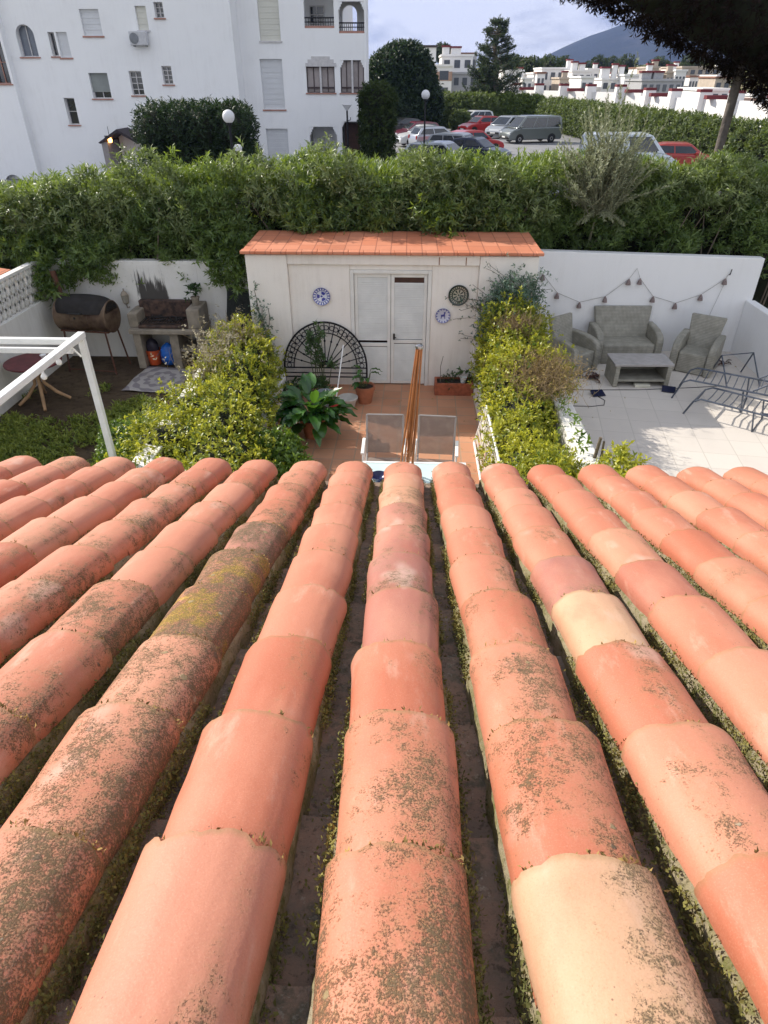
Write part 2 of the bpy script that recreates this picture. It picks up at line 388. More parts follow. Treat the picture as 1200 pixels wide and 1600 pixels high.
M_WHITE = whitewash('garden_whitewash', (0.76, 0.74, 0.70), (0.42, 0.38, 0.32), 0.4, 0.6)
M_SHED = whitewash('shed_whitewash', (0.82, 0.775, 0.715), (0.44, 0.38, 0.31), 0.32, 0.5)
M_CLEAN = whitewash('terrace_whitewash', (0.78, 0.78, 0.78), (0.60, 0.59, 0.58), 0.28, 0.15)
M_APT = whitewash('apartment_render', (0.87, 0.87, 0.875), (0.70, 0.69, 0.69), 0.35, 0.08)
M_TOWN = whitewash('town_render', (0.82, 0.80, 0.78), (0.66, 0.62, 0.58), 0.25, 0.05)
M_BEIGE = simple('beige_render', (0.52, 0.44, 0.36), 0.85, var=0.2, scale=0.7, bs=6)
M_PATIO = floor_tiles('patio_terracotta', (0.46, 0.21, 0.115), (0.53, 0.265, 0.155), (0.37, 0.24, 0.16), 0.31, 0.31, R(1.0), 0.011)
M_TERR = floor_tiles('terrace_tile', (0.58, 0.53, 0.48), (0.62, 0.57, 0.515), (0.50, 0.46, 0.41), 0.45, 0.45, R(8.0), 0.008, dirt=(0.50, 0.46, 0.42))
M_SHEDROOF = floor_tiles('shed_roof_tile', (0.52, 0.18, 0.095), (0.60, 0.24, 0.14), (0.34, 0.12, 0.07), 0.25, 0.34, 0, 0.010, dirt=(0.30, 0.13, 0.08))
M_CLAY = simple('clay_pot', (0.45, 0.17, 0.09), 0.75, var=0.3, scale=7)
M_WMETAL = simple('white_painted_metal', (0.80, 0.80, 0.78), 0.4, var=0.08, bump=0.05)
M_WPLASTIC = simple('white_slat_plastic', (0.77, 0.76, 0.72), 0.5, var=0.12, scale=4, bump=0.06)
M_IRON = simple('black_iron', (0.018, 0.018, 0.024), 0.5, 0.4, var=0.5, bump=0.2)
M_STEEL = simple('grey_steel', (0.13, 0.15, 0.19), 0.35, 0.6, var=0.3, bump=0.1)
M_DARKTUBE = simple('dark_steel', (0.035, 0.038, 0.045), 0.4, 0.5, var=0.3, bump=0.1)
M_GLASS = simple('dark_glass', (0.025, 0.03, 0.038), 0.06, spec=0.8, var=0.3, scale=2, bump=0)
M_TYRE = simple('tyre_rubber', (0.02, 0.02, 0.02), 0.85)
M_RIM = simple('rim_alloy', (0.45, 0.45, 0.47), 0.3, 0.8, bump=0)
M_BLACK = simple('black_plastic', (0.02, 0.02, 0.02), 0.5)
M_ASPHALT = simple('asphalt', (0.25, 0.25, 0.26), 0.9, var=0.25, scale=0.5, bs=60, bump=0.3)
M_WOODD = simple('dark_wood', (0.07, 0.03, 0.02), 0.6, var=0.4)

# ------------------------------------------------------------------ setting: ground, floors
def sheet(name, x0, x1, y0, y1, z, mat, label=None):
    o = MB().add([(x0, y0, z), (x1, y0, z), (x1, y1, z), (x0, y1, z)], [(0, 1, 2, 3)]).build(name, mat)
    return tag(o, kind='structure')
t = NT('ground_soil')
col = t.mix(t.step(t.noise(0.9, 7, 0.7), 0.35, 0.65), (0.075, 0.052, 0.035), (0.12, 0.088, 0.055))
col = t.mix(t.step(t.noise(7, 6, 0.7), 0.5, 0.7), col, (0.045, 0.033, 0.022))
t.pbr(col, 0.95, 0, 0.1, t.bump(t.noise(12, 7, 0.75), 0.8, 0.05)); M_SOIL = t.m
t = NT('far_ground_scrub')
col = t.mix(t.step(t.noise(0.02, 8, 0.7), 0.35, 0.65), (0.10, 0.12, 0.045), (0.17, 0.15, 0.08))
t.pbr(col, 0.95, 0, 0.1); M_SCRUB = t.m
sheet('ground', -3500, 3500, -300, 4500, -0.06, M_SCRUB)
sheet('garden_soil', -9.5, -2.55, 2.0, 12.6, -0.02, M_SOIL)
sheet('patio_floor', -2.75, 1.9, 2.0, 11.2, 0.0, M_PATIO)
o = MB().box(1.9, 8.2, 2.0, 12.5, -0.05, 0.15).build('terrace_floor', M_TERR); tag(o, kind='structure')
sheet('parking_lot', -40, 48, 19, 90, -0.02, M_ASPHALT)

# ------------------------------------------------------------------ the tiled roof we look down
RP = R(18.4); RT = np.array([0, math.cos(RP), -math.sin(RP)]); RN = np.array([0, math.sin(RP), math.cos(RP)])
RO = CPOS - RN * 0.703
def roof_pt(x, s, h):
    x, s, h = np.broadcast_arrays(np.asarray(x, float), np.asarray(s, float), np.asarray(h, float))
    return RO + x[..., None] * np.array([1.0, 0, 0]) + s[..., None] * RT + h[..., None] * RN
PITCHX, EXPO, S0, SEAVE = 0.24, 0.280, 0.68, 3.18
house = thing('house', 'house extension under the foreground roof of lichen-spotted curved terracotta tiles', 'house', (0, 0.3, 0))
MB().box(-3.3, 3.3, -1.2, 2.72, -0.05, 2.62).build('wall', M_WHITE, house)
LICH = {(0, -1): .8, (0, 0): .92, (0, 1): .66, (0, 2): .12, (0, 3): .3, (0, 4): .5, (0, 5): .45, (0, 6): .5, (0, 7): .4,
        (1, -1): .5, (1, 0): .55, (1, 1): .68, (1, 2): .55, (1, 3): .62, (1, 4): .55, (1, 5): .3,
        (2, 0): .2, (2, 1): .5, (2, 2): .42, (2, 3): .12, (2, 4): .3, (2, 5): .25,
        (-1, -1): .5, (-1, 0): .3, (-1, 1): .12, (-1, 2): .05, (-1, 7): .4,
        (-2, -1): .9, (-2, 0): .88, (-2, 1): .86, (-2, 2): .9, (-2, 3): 1.35, (-2, 4): 1.3, (-2, 5): 1.15, (-2, 6): .6, (-2, 7): .6, (-2, 8): .5, (-2, 9): .4,
        (-3, 0): .6, (-3, 1): .5, (-3, 2): .3, (-3, 3): .78, (-3, 4): .15, (-4, 4): .55, (-4, 5): .5, (-4, 6): .45, (-4, 7): .5, (-3, 8): .3}
CREAM = {(1, 0): .72, (2, 3): .85, (0, 7): .5, (0, 8): .5, (3, 5): .22, (4, 4): .15, (1, -1): .6}
PURP = {(0, 3): .55, (0, 4): .7, (0, 5): .65, (0, 6): .5, (2, 4): .75, (3, 4): .3, (-2, 5): .6, (-1, 0): .1}
ROWLAB = {-2: 'row blotched with yellow and black lichen', 0: 'middle row with greyish tiles halfway down', 1: 'row with a cream tile at its near end', 2: 'row with one sandy cream tile'}
NPF, NLG = 37, 9
def cover_row(k):
    rng = np.random.default_rng(100 + k)
    xc = k * PITCHX + rng.uniform(-.004, .004)
    Vs, Fs, Cs, Us = [], [], [], []; n0 = 0
    tufts = []
    js = rng.uniform(-.012, .012)
    for i in range(-5, 10):
        sl_ = S0 + EXPO * i + js + rng.uniform(-.012, .012)
        if i == 9: sl_ = SEAVE - 0.012 + rng.uniform(-.012, .012)
        su_ = sl_ - 0.425
        dx = rng.uniform(-.004, .004); yaw = rng.uniform(-.011, .011); dr = rng.uniform(-.0025, .0025); roll = rng.uniform(-.08, .08)
        th = np.linspace(-8, 188, NPF) * math.pi / 180
        T = np.linspace(0, 1, NLG)                                        # 0 = upper end, 1 = lower lip
        TT, PH = np.meshgrid(T, th, indexing='ij')
        a = 0.0790 + 0.0155 * TT + dr; hh = 0.056 + 0.008 * TT + dr
        lift = 0.0 + 0.0165 * TT
        lipw = 1 + 0.012 * np.sin(PH * 3 + i) * (TT > .9)
        CPH = np.sign(np.cos(PH)) * np.abs(np.cos(PH)) ** .93; SPH = np.sign(np.sin(PH)) * np.abs(np.sin(PH)) ** .90
        x = xc + dx - a * CPH * lipw + (TT - .5) * yaw + roll * hh * np.sin(PH) * .25
        h = lift + hh * SPH
        s = su_ + (sl_ - su_) * TT + (TT > .99) * (0.0035 * np.sin(PH * 5 + i * 2.1 + k) + 0.002 * np.sin(PH * 11 + k + i) + 0.0012 * np.sin(PH * 23 + k * 2 + i))
        for _c in range(rng.integers(0, 4)):                              # chipped lips
            p0 = rng.uniform(.2, 2.9); s = s - (TT > .99) * rng.uniform(.004, .013) * np.exp(-((PH - p0) / rng.uniform(.05, .14)) ** 2)
        base = np.stack([x, s, h], -1).reshape(-1, 3)
        w = wob(base, 11.0, k + i) * .0014 + wob(base, 41.0, k + i) * .0007 + wob(base, 120.0, k - i) * .0004
        x = x - np.cos(PH) * w.reshape(x.shape); h = h + np.sin(PH) * w.reshape(x.shape)
        outer = roof_pt(x, s, h).reshape(-1, 3)
        f = (a - .0115) / a
        ring_t = TT[-1]; xi = xc + dx + (x[-1] - xc - dx) * f[-1]; hi = lift[-1] + (h[-1] - lift[-1]) * f[-1]
        inner = roof_pt(xi, s[-1], hi); inner2 = roof_pt(xc + dx + (xi - xc - dx) * .96, s[-1] - .06, hi - .012)
        Vt = np.concatenate([outer, inner, inner2]); m = NPF
        F = []
        for r_ in range(NLG - 1):
            for c in range(NPF - 1): F.append((r_ * m + c, r_ * m + c + 1, (r_ + 1) * m + c + 1, (r_ + 1) * m + c))
        o1 = (NLG - 1) * m; o2 = NLG * m; o3 = (NLG + 1) * m
        # the lip uses its own vertices so that its edge stays crisp
        lipv = outer[o1:o1 + m]; Vt = np.concatenate([Vt, lipv]); o4 = (NLG + 2) * m
        for c in range(NPF - 1):
            F.append((o4 + c, o4 + c + 1, o2 + c + 1, o2 + c)); F.append((o2 + c, o2 + c + 1, o3 + c + 1, o3 + c))
        u = np.concatenate([(PH / math.pi).ravel(), th / math.pi, th / math.pi, th / math.pi]); v = np.concatenate([TT.ravel(), np.ones(3 * m)])
        lc = LICH.get((k, i), rng.choice([0.0, 0.05, 0.1, 0.25, 0.4], p=[.3, .25, .2, .15, .1]))
        Vs.append(Vt); Fs.append(np.array(F) + n0); n0 += len(Vt)
        Cs.append(np.tile([.5 + .42 * rng.uniform(-1, 1), lc, CREAM.get((k, i), 0.0) if abs(k) < 5 else rng.choice([0, .0, .1]), PURP.get((k, i), 0.0)], (len(Vt), 1)))
        Us.append(np.stack([u, v], 1))
        # crumbs of dry moss under the lip
        nt = int(16 + 30 * lc)
        ang = rng.uniform(.15, 2.9, nt); ang = ang[rng.uniform(size=nt) < (.3 + .7 * (ang > 1.5))]
        ca_, sa_ = np.sign(np.cos(ang)) * np.abs(np.cos(ang)) ** .93, np.sin(ang) ** .90
        tufts.append(roof_pt(xc + dx - .0890 * ca_, sl_ + rng.uniform(.000, .011, len(ang)), 0.009 + .0635 * sa_))
    row = np_mesh('cover_tile_row', np.concatenate(Vs), np.concatenate(Fs), M_TILE, house, attrs={'tint': np.concatenate(Cs)}, uv=np.concatenate(Us), smooth=True)
    if k in ROWLAB: row['label'] = ROWLAB[k]
    # mortar bed on both sides of the row
    ns = 150; sg = np.linspace(-.75, SEAVE - .03, ns); V = []; F = []
    prof = np.array([(-1.07, -.075), (-1.06, -.050), (-1.04, -.028), (-1.0, -.006), (-.92, .004), (.92, .004), (1.0, -.006), (1.04, -.028), (1.06, -.050), (1.07, -.075)])
    for j, s in enumerate(sg):
        p = prof.copy(); p[:, 0] *= .0900
        wv = wob(np.stack([np.full(len(p), xc * 3), np.full(len(p), s), p[:, 0] * 8], 1), 9, k) * .0045 + rng.normal(scale=.0016, size=len(p))
        V.append(roof_pt(xc + p[:, 0] + np.sign(p[:, 0]) * wv, s, p[:, 1] + wv * .6))
    V = np.concatenate(V); m = len(prof)
    for j in range(ns - 1):
        for c in range(m - 1): F.append((j * m + c, j * m + c + 1, (j + 1) * m + c + 1, (j + 1) * m + c))
    np_mesh('mortar_bed', V, F, M_MORTAR, row, smooth=True)
    # tufts: short blades
    T = np.concatenate(tufts)
    near = T[np.linalg.norm(T - CPOS, axis=1) < 3.6]
    C = np.repeat(near, 3, 0) + rng.normal(scale=.0025, size=(len(near) * 3, 3))
    D = unit(rng.normal(size=C.shape) + RN * .9 + RT * .4)
    V, F = leaf_mesh(C, D, unit(rng.normal(size=C.shape)), rng.uniform(.005, .013, len(C)), rng.uniform(.002, .005, len(C)))
    V1, F1 = V, F
    # green moss growing along the mortar
    nm = 7000 if abs(k) < 6 else 1800
    s = rng.uniform(-.2, SEAVE - .05, nm); sd = rng.choice([-1, 1], nm); 
    C = roof_pt(xc + sd * (.093 + rng.uniform(-.004, .010, nm)), s, rng.uniform(-.055, .006, nm))
    keep = wob(C, 5.0, k * 1.7) > -.22
    C = np.repeat(C[keep], 3, 0); C = C + rng.normal(scale=.004, size=C.shape)
    D = unit(rng.normal(size=C.shape) + RN * .8)
    V, F = leaf_mesh(C, D, unit(rng.normal(size=C.shape)), rng.uniform(.004, .011, len(C)), rng.uniform(.002, .005, len(C)))
    tag(np_mesh('moss', V, F, M_MOSS, row), kind='stuff')
    if len(V1) > 2500: tag(np_mesh('joint_moss', V1, F1, M_MOSSY, row), kind='stuff')
def pan_row(k):
    rng = np.random.default_rng(500 + k); xc = (k + .5) * PITCHX
    V = []; F = []; n0 = 0; NP = 9
    js = rng.uniform(-.03, .03)
    for i in range(-5, 10):
        s1 = S0 + .14 + EXPO * i + js + rng.uniform(-.012, .012); s0 = s1 - .36
        if i == 9: s1 = SEAVE + .03; s0 = s1 - .42
        u = np.linspace(-1, 1, NP); T = np.linspace(0, 1, 5); TT, UU = np.meshgrid(T, u, indexing='ij')
        x = xc + UU * (.098 - .006 * TT); h = -.062 + .018 * UU ** 2 + .024 * TT
        h = h + wob(np.stack([x.ravel(), (s0 + (s1 - s0) * TT).ravel(), h.ravel()], 1), 22, i).reshape(h.shape) * .0015
        s = s0 + (s1 - s0) * TT
        P = roof_pt(x, s, h).reshape(-1, 3); lip = roof_pt(x[-1], s[-1], h[-1]); lo = roof_pt(x[-1], s[-1] - .002, h[-1] - .022)
        Vt = np.concatenate([P, lip, lo])
        for r_ in range(4):
            for c in range(NP - 1): F.append(np.array((r_ * NP + c, r_ * NP + c + 1, (r_ + 1) * NP + c + 1, (r_ + 1) * NP + c)) + n0)
        for c in range(NP - 1): F.append(np.array((5 * NP + c, 5 * NP + c + 1, 6 * NP + c + 1, 6 * NP + c)) + n0)
        V.append(Vt); n0 += len(Vt)
    row = np_mesh('channel_tile_row', np.concatenate(V), np.array(F), M_PAN, house, smooth=True)
    if abs(k) > 6: return
    nm = 1400 if abs(k) < 6 else 200
    C = roof_pt(xc + rng.normal(scale=.035, size=nm), rng.uniform(-.1, SEAVE, nm), -.044 + rng.uniform(0, .006, nm))
    C = C[wob(C, 6.0, k) > .1]
    D = unit(rng.normal(size=C.shape) + RN * .3)
    V, F = leaf_mesh(C, D, unit(rng.normal(size=C.shape)), rng.uniform(.004, .010, len(C)), rng.uniform(.003, .006, len(C)))
    tag(np_mesh('moss', V, F, M_MOSS, row), kind='stuff')
for k in range(-12, 12): cover_row(k)
for k in range(-13, 12): pan_row(k)
# roof deck and eave board under the tiles
deck = MB()
c8 = [roof_pt(x, s, h) for x in (-3.2, 2.95) for s in (-.9, SEAVE - .09) for h in (-.15, -.096)]
deck.add(c8, [(0, 1, 3, 2), (4, 6, 7, 5), (0, 4, 5, 1), (2, 3, 7, 6), (0, 2, 6, 4), (1, 5, 7, 3)])
deck.build('roof_deck', M_MORTAR, house)

# ------------------------------------------------------------------ garden walls
YB = 12.2
wl_ = thing('garden_wall', 'whitewashed garden wall with black soot streaks behind the brick barbecue', 'wall', (-4.6, YB + .1, 0))
MB().box(-6.75, -2.66, YB, YB + .2, -.05, 1.80).build('wall_face', M_WHITE, wl_, bevel=.015)
t = NT('soot'); 
n_ = t.noise(1.0, 6, .7, t.scaled((16, 1, 1.7), rot=(0, R(-14), 0)))
z_ = t.n('ShaderNodeSeparateXYZ'); t.t.links.new(t.obj(), z_.inputs[0])
xx = t.math('ABSOLUTE', t.math('ADD', t.math('ADD', z_.outputs[0], -.15), t.math('MULTIPLY', z_.outputs[2], .17)))
edge = t.step(xx, .38, .16); low = t.step(z_.outputs[2], 1.1, .3)
f_ = t.step(t.math('ADD', t.math('MULTIPLY', n_, .9), t.math('MULTIPLY', t.math('MULTIPLY', edge, low), .42)), .52, .70)
f_ = t.math('MULTIPLY', f_, t.step(edge, .02, .35))
big_ = t.noise(1.2, 6, .65)
col = t.mix(t.math('MULTIPLY', f_, .93), t.mix(t.math('MULTIPLY', t.step(big_, .45, .7), .3), (.74, .72, .68), (.45, .42, .36)), (.035, .03, .026))
t.pbr(col, .9, 0, .15, t.bump(t.noise(35, 5), .25, .006)); M_SOOT = t.m
so_ = MB().box(-5.75, -3.85, YB - .006, YB + .01, .72, 1.74); so_ = so_.build('sooty_plaster', M_SOOT, None)
so_.location = so_.location - wl_.location; so_.parent = wl_

# side wall on the left: solid below, pierced blocks above
sw = thing('boundary_wall', 'white boundary wall topped with pierced breeze blocks, left of the drum barbecue', 'wall', (-6.62, 8.5, 0))
MB().box(-6.80, -6.60, 4.0, YB + .2, -.05, 1.22).build('wall_face', M_WHITE, sw, bevel=.01)
bl = MB()
for j in range(20):
    y0 = YB - .02 - j * .3
    for r_ in range(2):
        z0 = 1.22 + r_ * .29; xa, xb = -6.76, -6.66
        for (a, b) in (((y0 - .3, z0), (y0 - .15, z0 + .29)), ((y0 - .15, z0 + .29), (y0, z0)), ((y0 - .3, z0 + .29), (y0 - .15, z0)), ((y0 - .15, z0), (y0, z0 + .29))):
            d = Vector((0, b[0] - a[0], b[1] - a[1])).normalized(); w = Vector((0, -d.z, d.y)) * .021
            P = [Vector((0, *a)) - w, Vector((0, *b)) - w, Vector((0, *b)) + w, Vector((0, *a)) + w]
            bl.add([(xa, p.y, p.z) for p in P] + [(xb, p.y, p.z) for p in P], [(0, 1, 2, 3), (7, 6, 5, 4), (0, 4, 5, 1), (1, 5, 6, 2), (2, 6, 7, 3), (3, 7, 4, 0)])
        bl.box(xa + .002, xb - .002, y0 - .3, y0, z0 - .012, z0 + .012)
    bl.box(xa + .004, xb - .004, y0 - .012, y0 + .012, 1.22, 1.80)
bl.box(-6.77, -6.65, YB - 6.0, YB, 1.79, 1.84)
bl.build('breeze_blocks', M_WHITE, sw)
# neighbour's roof beyond it
nb = thing('neighbour_shed', 'low shed with red roof behind the pierced block wall', 'shed', (-7.7, 10.3, 0))
MB().box(-8.6, -7.0, 9.4, 11.4, -.05, 1.7).build('wall', M_WHITE, nb)
MB().prism([(-8.75, 1.72), (-6.9, 1.72), (-6.9, 1.80), (-8.75, 2.05)], 9.3, 11.5, 'y').build('roof', M_SHEDROOF, nb)

tw_ = thing('terrace_wall', 'plain white terrace wall behind the rattan sofa with a lower side wing', 'wall', (4.3, 12.5, .1))
MB().prism([(2.2, -.05), (6.45, -.05), (6.45, 1.88), (2.2, 1.985)], 12.4, 12.58, 'y').build('wall_face', M_CLEAN, tw_, bevel=.012)
MB().box(6.33, 6.5, 6.0, 12.398, -.05, 1.14).build('side_wall', M_CLEAN, tw_, bevel=.012)

# planter walls between the gardens
def planter_wall(x0, x1, y0, y1, z, label):
    o = MB().box(x0, x1, y0, y1, -.05, z).build('planter_wall', M_WHITE, None, bevel=.02); return tag(o, label, 'wall')
planter_wall(2.14, 2.40, 3.2, 10.6, .74, 'white planter wall with leaf shadows beside the pale terrace')
planter_wall(1.20, 1.34, 3.2, 10.5, .40, 'low white planter wall at the right edge of the terracotta patio')
planter_wall(-3.28, -3.02, 3.2, 10.8, .74, 'white planter wall half hidden by the left hedge, near the grey rug')
planter_wall(-2.16, -2.02, 3.2, 10.4, .40, 'low white planter wall at the left edge of the terracotta patio')

# ------------------------------------------------------------------ shed
sh = thing('shed', 'white garden shed with terracotta slab roof and louvred double doors', 'shed', (-.25, 11.6, 0))
sf = MB()
sf.box(-2.60, -1.93, 10.83, 11.05, -.05, 2.225)           # left pier
sf.box(1.18, 2.11, 10.83, 11.05, -.05, 2.225)             # right pier
sf.box(-1.93, -.92, 10.90, 11.05, -.05, 2.07); sf.box(-.92, .42, 10.90, 11.05, 1.985, 2.07)           # infill left of the doors
sf.box(.42, 1.18, 10.90, 11.05, -.05, 2.07)
sf.box(-1.93, 1.18, 10.855, 11.05, 2.07, 2.225)            # lintel band
sf.box(-2.60, -2.45, 11.05, 12.32, -.05, 2.225); sf.box(1.96, 2.11, 11.05, 12.32, -.05, 2.225); sf.box(-2.45, 1.96, 12.2, 12.32, -.05, 2.225)
sf.build('wall', M_SHED, sh, bevel=.012)
rf = MB().add([(-2.65, 10.86, 2.23), (2.16, 10.86, 2.23), (2.16, 12.36, 2.25), (-2.65, 12.36, 2.25),
               (-2.65, 10.86, 2.283), (2.16, 10.86, 2.283), (2.16, 12.36, 2.305), (-2.65, 12.36, 2.305)],
              [(0, 3, 2, 1), (4, 5, 6, 7), (0, 1, 5, 4), (1, 2, 6, 5), (2, 3, 7, 6), (3, 0, 4, 7)]).build('roof', M_SHEDROOF, sh, bevel=.008)
rng = np.random.default_rng(5); nos = MB()
x = -2.66
while x < 2.1:                                            # rounded nosing tiles along the front edge
    w = .245; e = rng.uniform(0, .012)
    nos.box(x, min(x + w, 2.17), 10.775 - e, 10.95, 2.238 + rng.uniform(0, .004), 2.288 + rng.uniform(0, .005)); x += w + .003
nos.build('nosing_tile', M_SHEDROOF, rf, bevel=.012)
dfm = MB(); dfm.box(-.92, -.86, 10.885, 10.96, 0, 1.985); dfm.box(.36, .42, 10.885, 10.96, 0, 1.985); dfm.box(-.86, .36, 10.885, 10.96, 1.93, 1.985)
dfm.build('door_frame', M_WPLASTIC, sh, bevel=.006)
MB().box(-.92, .42, 11.3, 11.33, 0, 1.98).build('interior_shade_panel', M_WOODD, sh)  # dark panel standing in for the shade inside the shed
def leaf_door(x0, x1, splits, broken, name='door'):
    d = MB()
    d.box(x0, x0 + .055, 10.925, 10.965, .02, 1.925); d.box(x1 - .055, x1, 10.925, 10.965, .02, 1.925)
    for z in splits: d.box(x0 + .055, x1 - .055, 10.925, 10.963, z, z + .06)
    o = d.build(name, M_WPLASTIC, sh, bevel=.005)
    s = MB(); z = .08
    while z < 1.87:
        if not any(a < z < b for a, b in broken):
            M = Matrix.Translation((0, 10.945, z)) @ Matrix.Rotation(R(52), 4, 'X')
            s.box(x0 + .05, x1 - .05, -.0165, .0165, -.003, .003, M)
        z += .0295
    s.build('louvre', M_WPLASTIC, o); return o
dl = leaf_door(-.855, -.252, (.02, .70, 1.865), ((.695, .765), (.775, .80)))
dr_ = leaf_door(-.245, .355, (.02, .76, 1.865), ((1.765, 1.87), (.755, .825)))
MB().box(-.19, .30, 10.95, 10.956, 1.775, 1.86).build('louvre_gap_shade', M_WOODD, dr_)  # dark strip filling the louvre gap in place of the shade behind
hm = MB().box(-.205, -.175, 10.895, 10.925, .83, .93); hm.tube([(-.19, 10.90, .88), (-.19, 10.87, .88), (-.15, 10.87, .875)], .008, 6)
hm.build('handle', M_BLACK, dr_)
st = MB()
for x in (.87 - .35, .95): st.box(x, x + .014, 10.85, 10.8545, 2.08, 2.2)
st.build('rust_stain', simple('rust', (.28, .13, .07), .9), sh)

# wall plates
def plate(name, label, c, r, kind):
    th_ = thing(name, label, 'plate', (c[0], 10.895, c[1]))
    M = Matrix.Rotation(R(90), 4, 'X')
    t = NT('glaze_' + kind)
    s = t.n('ShaderNodeSeparateXYZ'); t.t.links.new(t.obj(), s.inputs[0])
    rr = t.math('DIVIDE', t.math('SQRT', t.math('ADD', t.math('POWER', s.outputs[0], 2.0), t.math('POWER', s.outputs[2], 2.0))), r)
    an = t.math('ARCTAN2', s.outputs[0], s.outputs[2])
    def ring(a, b): return t.math('MULTIPLY', t.step(rr, a - .02, a + .02), t.step(rr, b + .02, b - .02))
    def petals(n, th0=.0): return t.step(t.math('SINE', t.math('MULTIPLY', an, n)), th0, th0 + .3)
    if kind == 'blue':
        bg, ink = (.62, .64, .70), (.05, .06, .30)
        m = t.math('MAXIMUM', t.math('MULTIPLY', ring(.70, .93), petals(18.0)), ring(.93, 1.1)); m = t.math('MAXIMUM', m, ring(.62, .68))
        m = t.math('MAXIMUM', m, t.math('MULTIPLY', ring(.22, .55), petals(3.0, -.2))); m = t.math('MAXIMUM', m, t.step(rr, .14, .1))
    elif kind == 'green':
        bg, ink = (.36, .34, .28), (.035, .05, .045)
        m = t.math('MAXIMUM', ring(.82, 1.1), ring(.55, .66)); m = t.math('MAXIMUM', m, t.math('MULTIPLY', ring(.66, .82), petals(24.0)))
        m = t.math('MAXIMUM', m, t.math('MULTIPLY', ring(.18, .5), petals(8.0, .0))); m = t.math('MAXIMUM', m, t.step(rr, .1, .06))
    else:
        bg, ink = (.55, .56, .66), (.07, .08, .30)
        m = t.math('MAXIMUM', t.math('MULTIPLY', ring(.74, .92), petals(14.0, .2)), ring(.93, 1.1))
    t.pbr(t.mix(m, bg, ink), .2, 0, .5)
    MB().lathe([(r * .55, 0), (r * .62, .008), (r, .030), (r * .985, .036), (r * .62, .014), (.001, .012)], n=36, M=M).build('dish', t.m, th_, local=True, smooth=True)
    if kind == 'deer':
        q = r * .62
        poly = [(-.5, -.7), (-.38, -.7), (-.3, -.15), (.2, -.2), (.32, -.7), (.45, -.7), (.42, .05), (.5, .3), (.38, .2), (-.1, .22), (-.22, .6), (-.12, .85), (-.3, .75), (-.55, .85), (-.5, .6), (-.6, .5), (-.42, .45), (-.45, 0)]
        MB().prism([(-a * q, b * q) for a, b in poly], -.019, -.016, 'y').build('deer_motif', simple('cobalt', (.05, .06, .28), .3), th_, local=True)
plate('wall_plate', 'blue and white patterned plate on shed wall left of the doors', (-1.40, 1.56), .145, 'blue')
plate('wall_plate', 'dark green ceramic plate with rings, the largest on the shed wall', (.87, 1.60), .17, 'green')
plate('wall_plate', 'small blue plate with deer motif, below the dark green plate', (.63, 1.26), .125, 'deer')

# half-round wrought iron grille leaning on the shed wall
gr = thing('iron_grille', 'half-round black wrought iron grille leaning against the shed wall', 'iron grille', (-1.38, 10.70, 0))
rim = MB(); R1, R2, z0 = .72, .555, .30
def gp(a, r): return (r * math.cos(a), .075 + r * math.sin(a) * .1, z0 + .06 + r * math.sin(a) * 1.08)
arc = [gp(math.pi * i / 40, R1) for i in range(41)]
rim.tube([(R1, .06, 0.0)] + arc + [(-R1, .06, 0.0)], .016, 6)
rim.tube([gp(math.pi * i / 32, R2) for i in range(33)], .010, 6)
rim.tube([(-R1, .07, z0 + .06), (R1, .07, z0 + .06)], .013, 6); rim.tube([(-R1, .06, z0 - .03), (R1, .06, z0 - .03)], .011, 6); rim.tube([(-R1, .052, z0 - .10), (R1, .052, z0 - .10)], .013, 6)
rim.build('frame', M_IRON, gr, local=True, smooth=True)
sp = MB()
for i in range(1, 12):
    a = math.pi * i / 12; sp.tube([gp(a, .10), gp(a, R1)], .009, 6)
    q = Vector(gp(a, .40)); q2 = Vector(gp(a, .46)); sp.tube([q, (q + q2) / 2, q2], [.004, .02, .004], 6)
for k in range(6): sp.tube([gp(math.pi * i / 12, .05 + .012 * k) for i in range(13)], .007, 5)
sp.build('spoke', M_IRON, gr, local=True, smooth=True)
sc_ = MB()
for i in range(12):
    a = math.pi * (i + .5) / 12
    c = Vector(gp(a, .635)); rv = Vector(gp(a, .7)) - Vector(gp(a, .6)); rv.normalize(); tv = Vector((-rv.z, 0, rv.x))
    for sgn in (-1, 1):
        pts = [c + tv * sgn * (.05 + .04 * math.cos(u)) + rv * (.038 * math.sin(u)) for u in [2 * math.pi * j / 12 for j in range(12)]]
        sc_.tube(pts, .007, 5, closed=True)
    sc_.tube([c - rv * .07, c + rv * .075], .007, 5)
sc_.build('scroll', M_IRON, gr, local=True, smooth=True)

# ------------------------------------------------------------------ things in the left garden
M_RUST = simple('rusty_drum', (.20, .14, .09), .55, .45, var=.5, scale=5, c2=(.075, .042, .03), bump=.3)
M_SOOTY = simple('sooty_iron', (.03, .026, .024), .8, .2, var=.4)
M_RUSTD = simple('dark_rust', (.13, .055, .035), .8, .2, var=.5)
bq = thing('drum_barbecue', 'rusty oil drum barbecue on tall legs with black lid and chimney pipe', 'barbecue', (-5.78, 11.55, 0), R(-7))
M = Matrix.Translation((0, 0, 1.0)) @ Matrix.Rotation(R(90), 4, 'Y')
MB().lathe([(.001, -.5), (.275, -.5), (.287, -.485), (.28, -.47), (.278, -.17), (.288, -.16), (.278, -.15), (.278, .15), (.288, .16), (.278, .17), (.28, .47), (.287, .485), (.275, .5), (.001, .5)], n=32, M=M).build('drum', M_RUST, bq, local=True, smooth=True)
ld = MB(); V = []; F = []
for i in range(13):
    u = -1 + 2 * i / 12
    for j in range(13):
        a = R(5) + R(170) * j / 12; rr = .312 * math.sqrt(max(0.02, 1 - (abs(u) ** 3.0) * .55))
        V.append((.50 * u, math.cos(a) * rr, 1.08 + math.sin(a) * rr * .92))
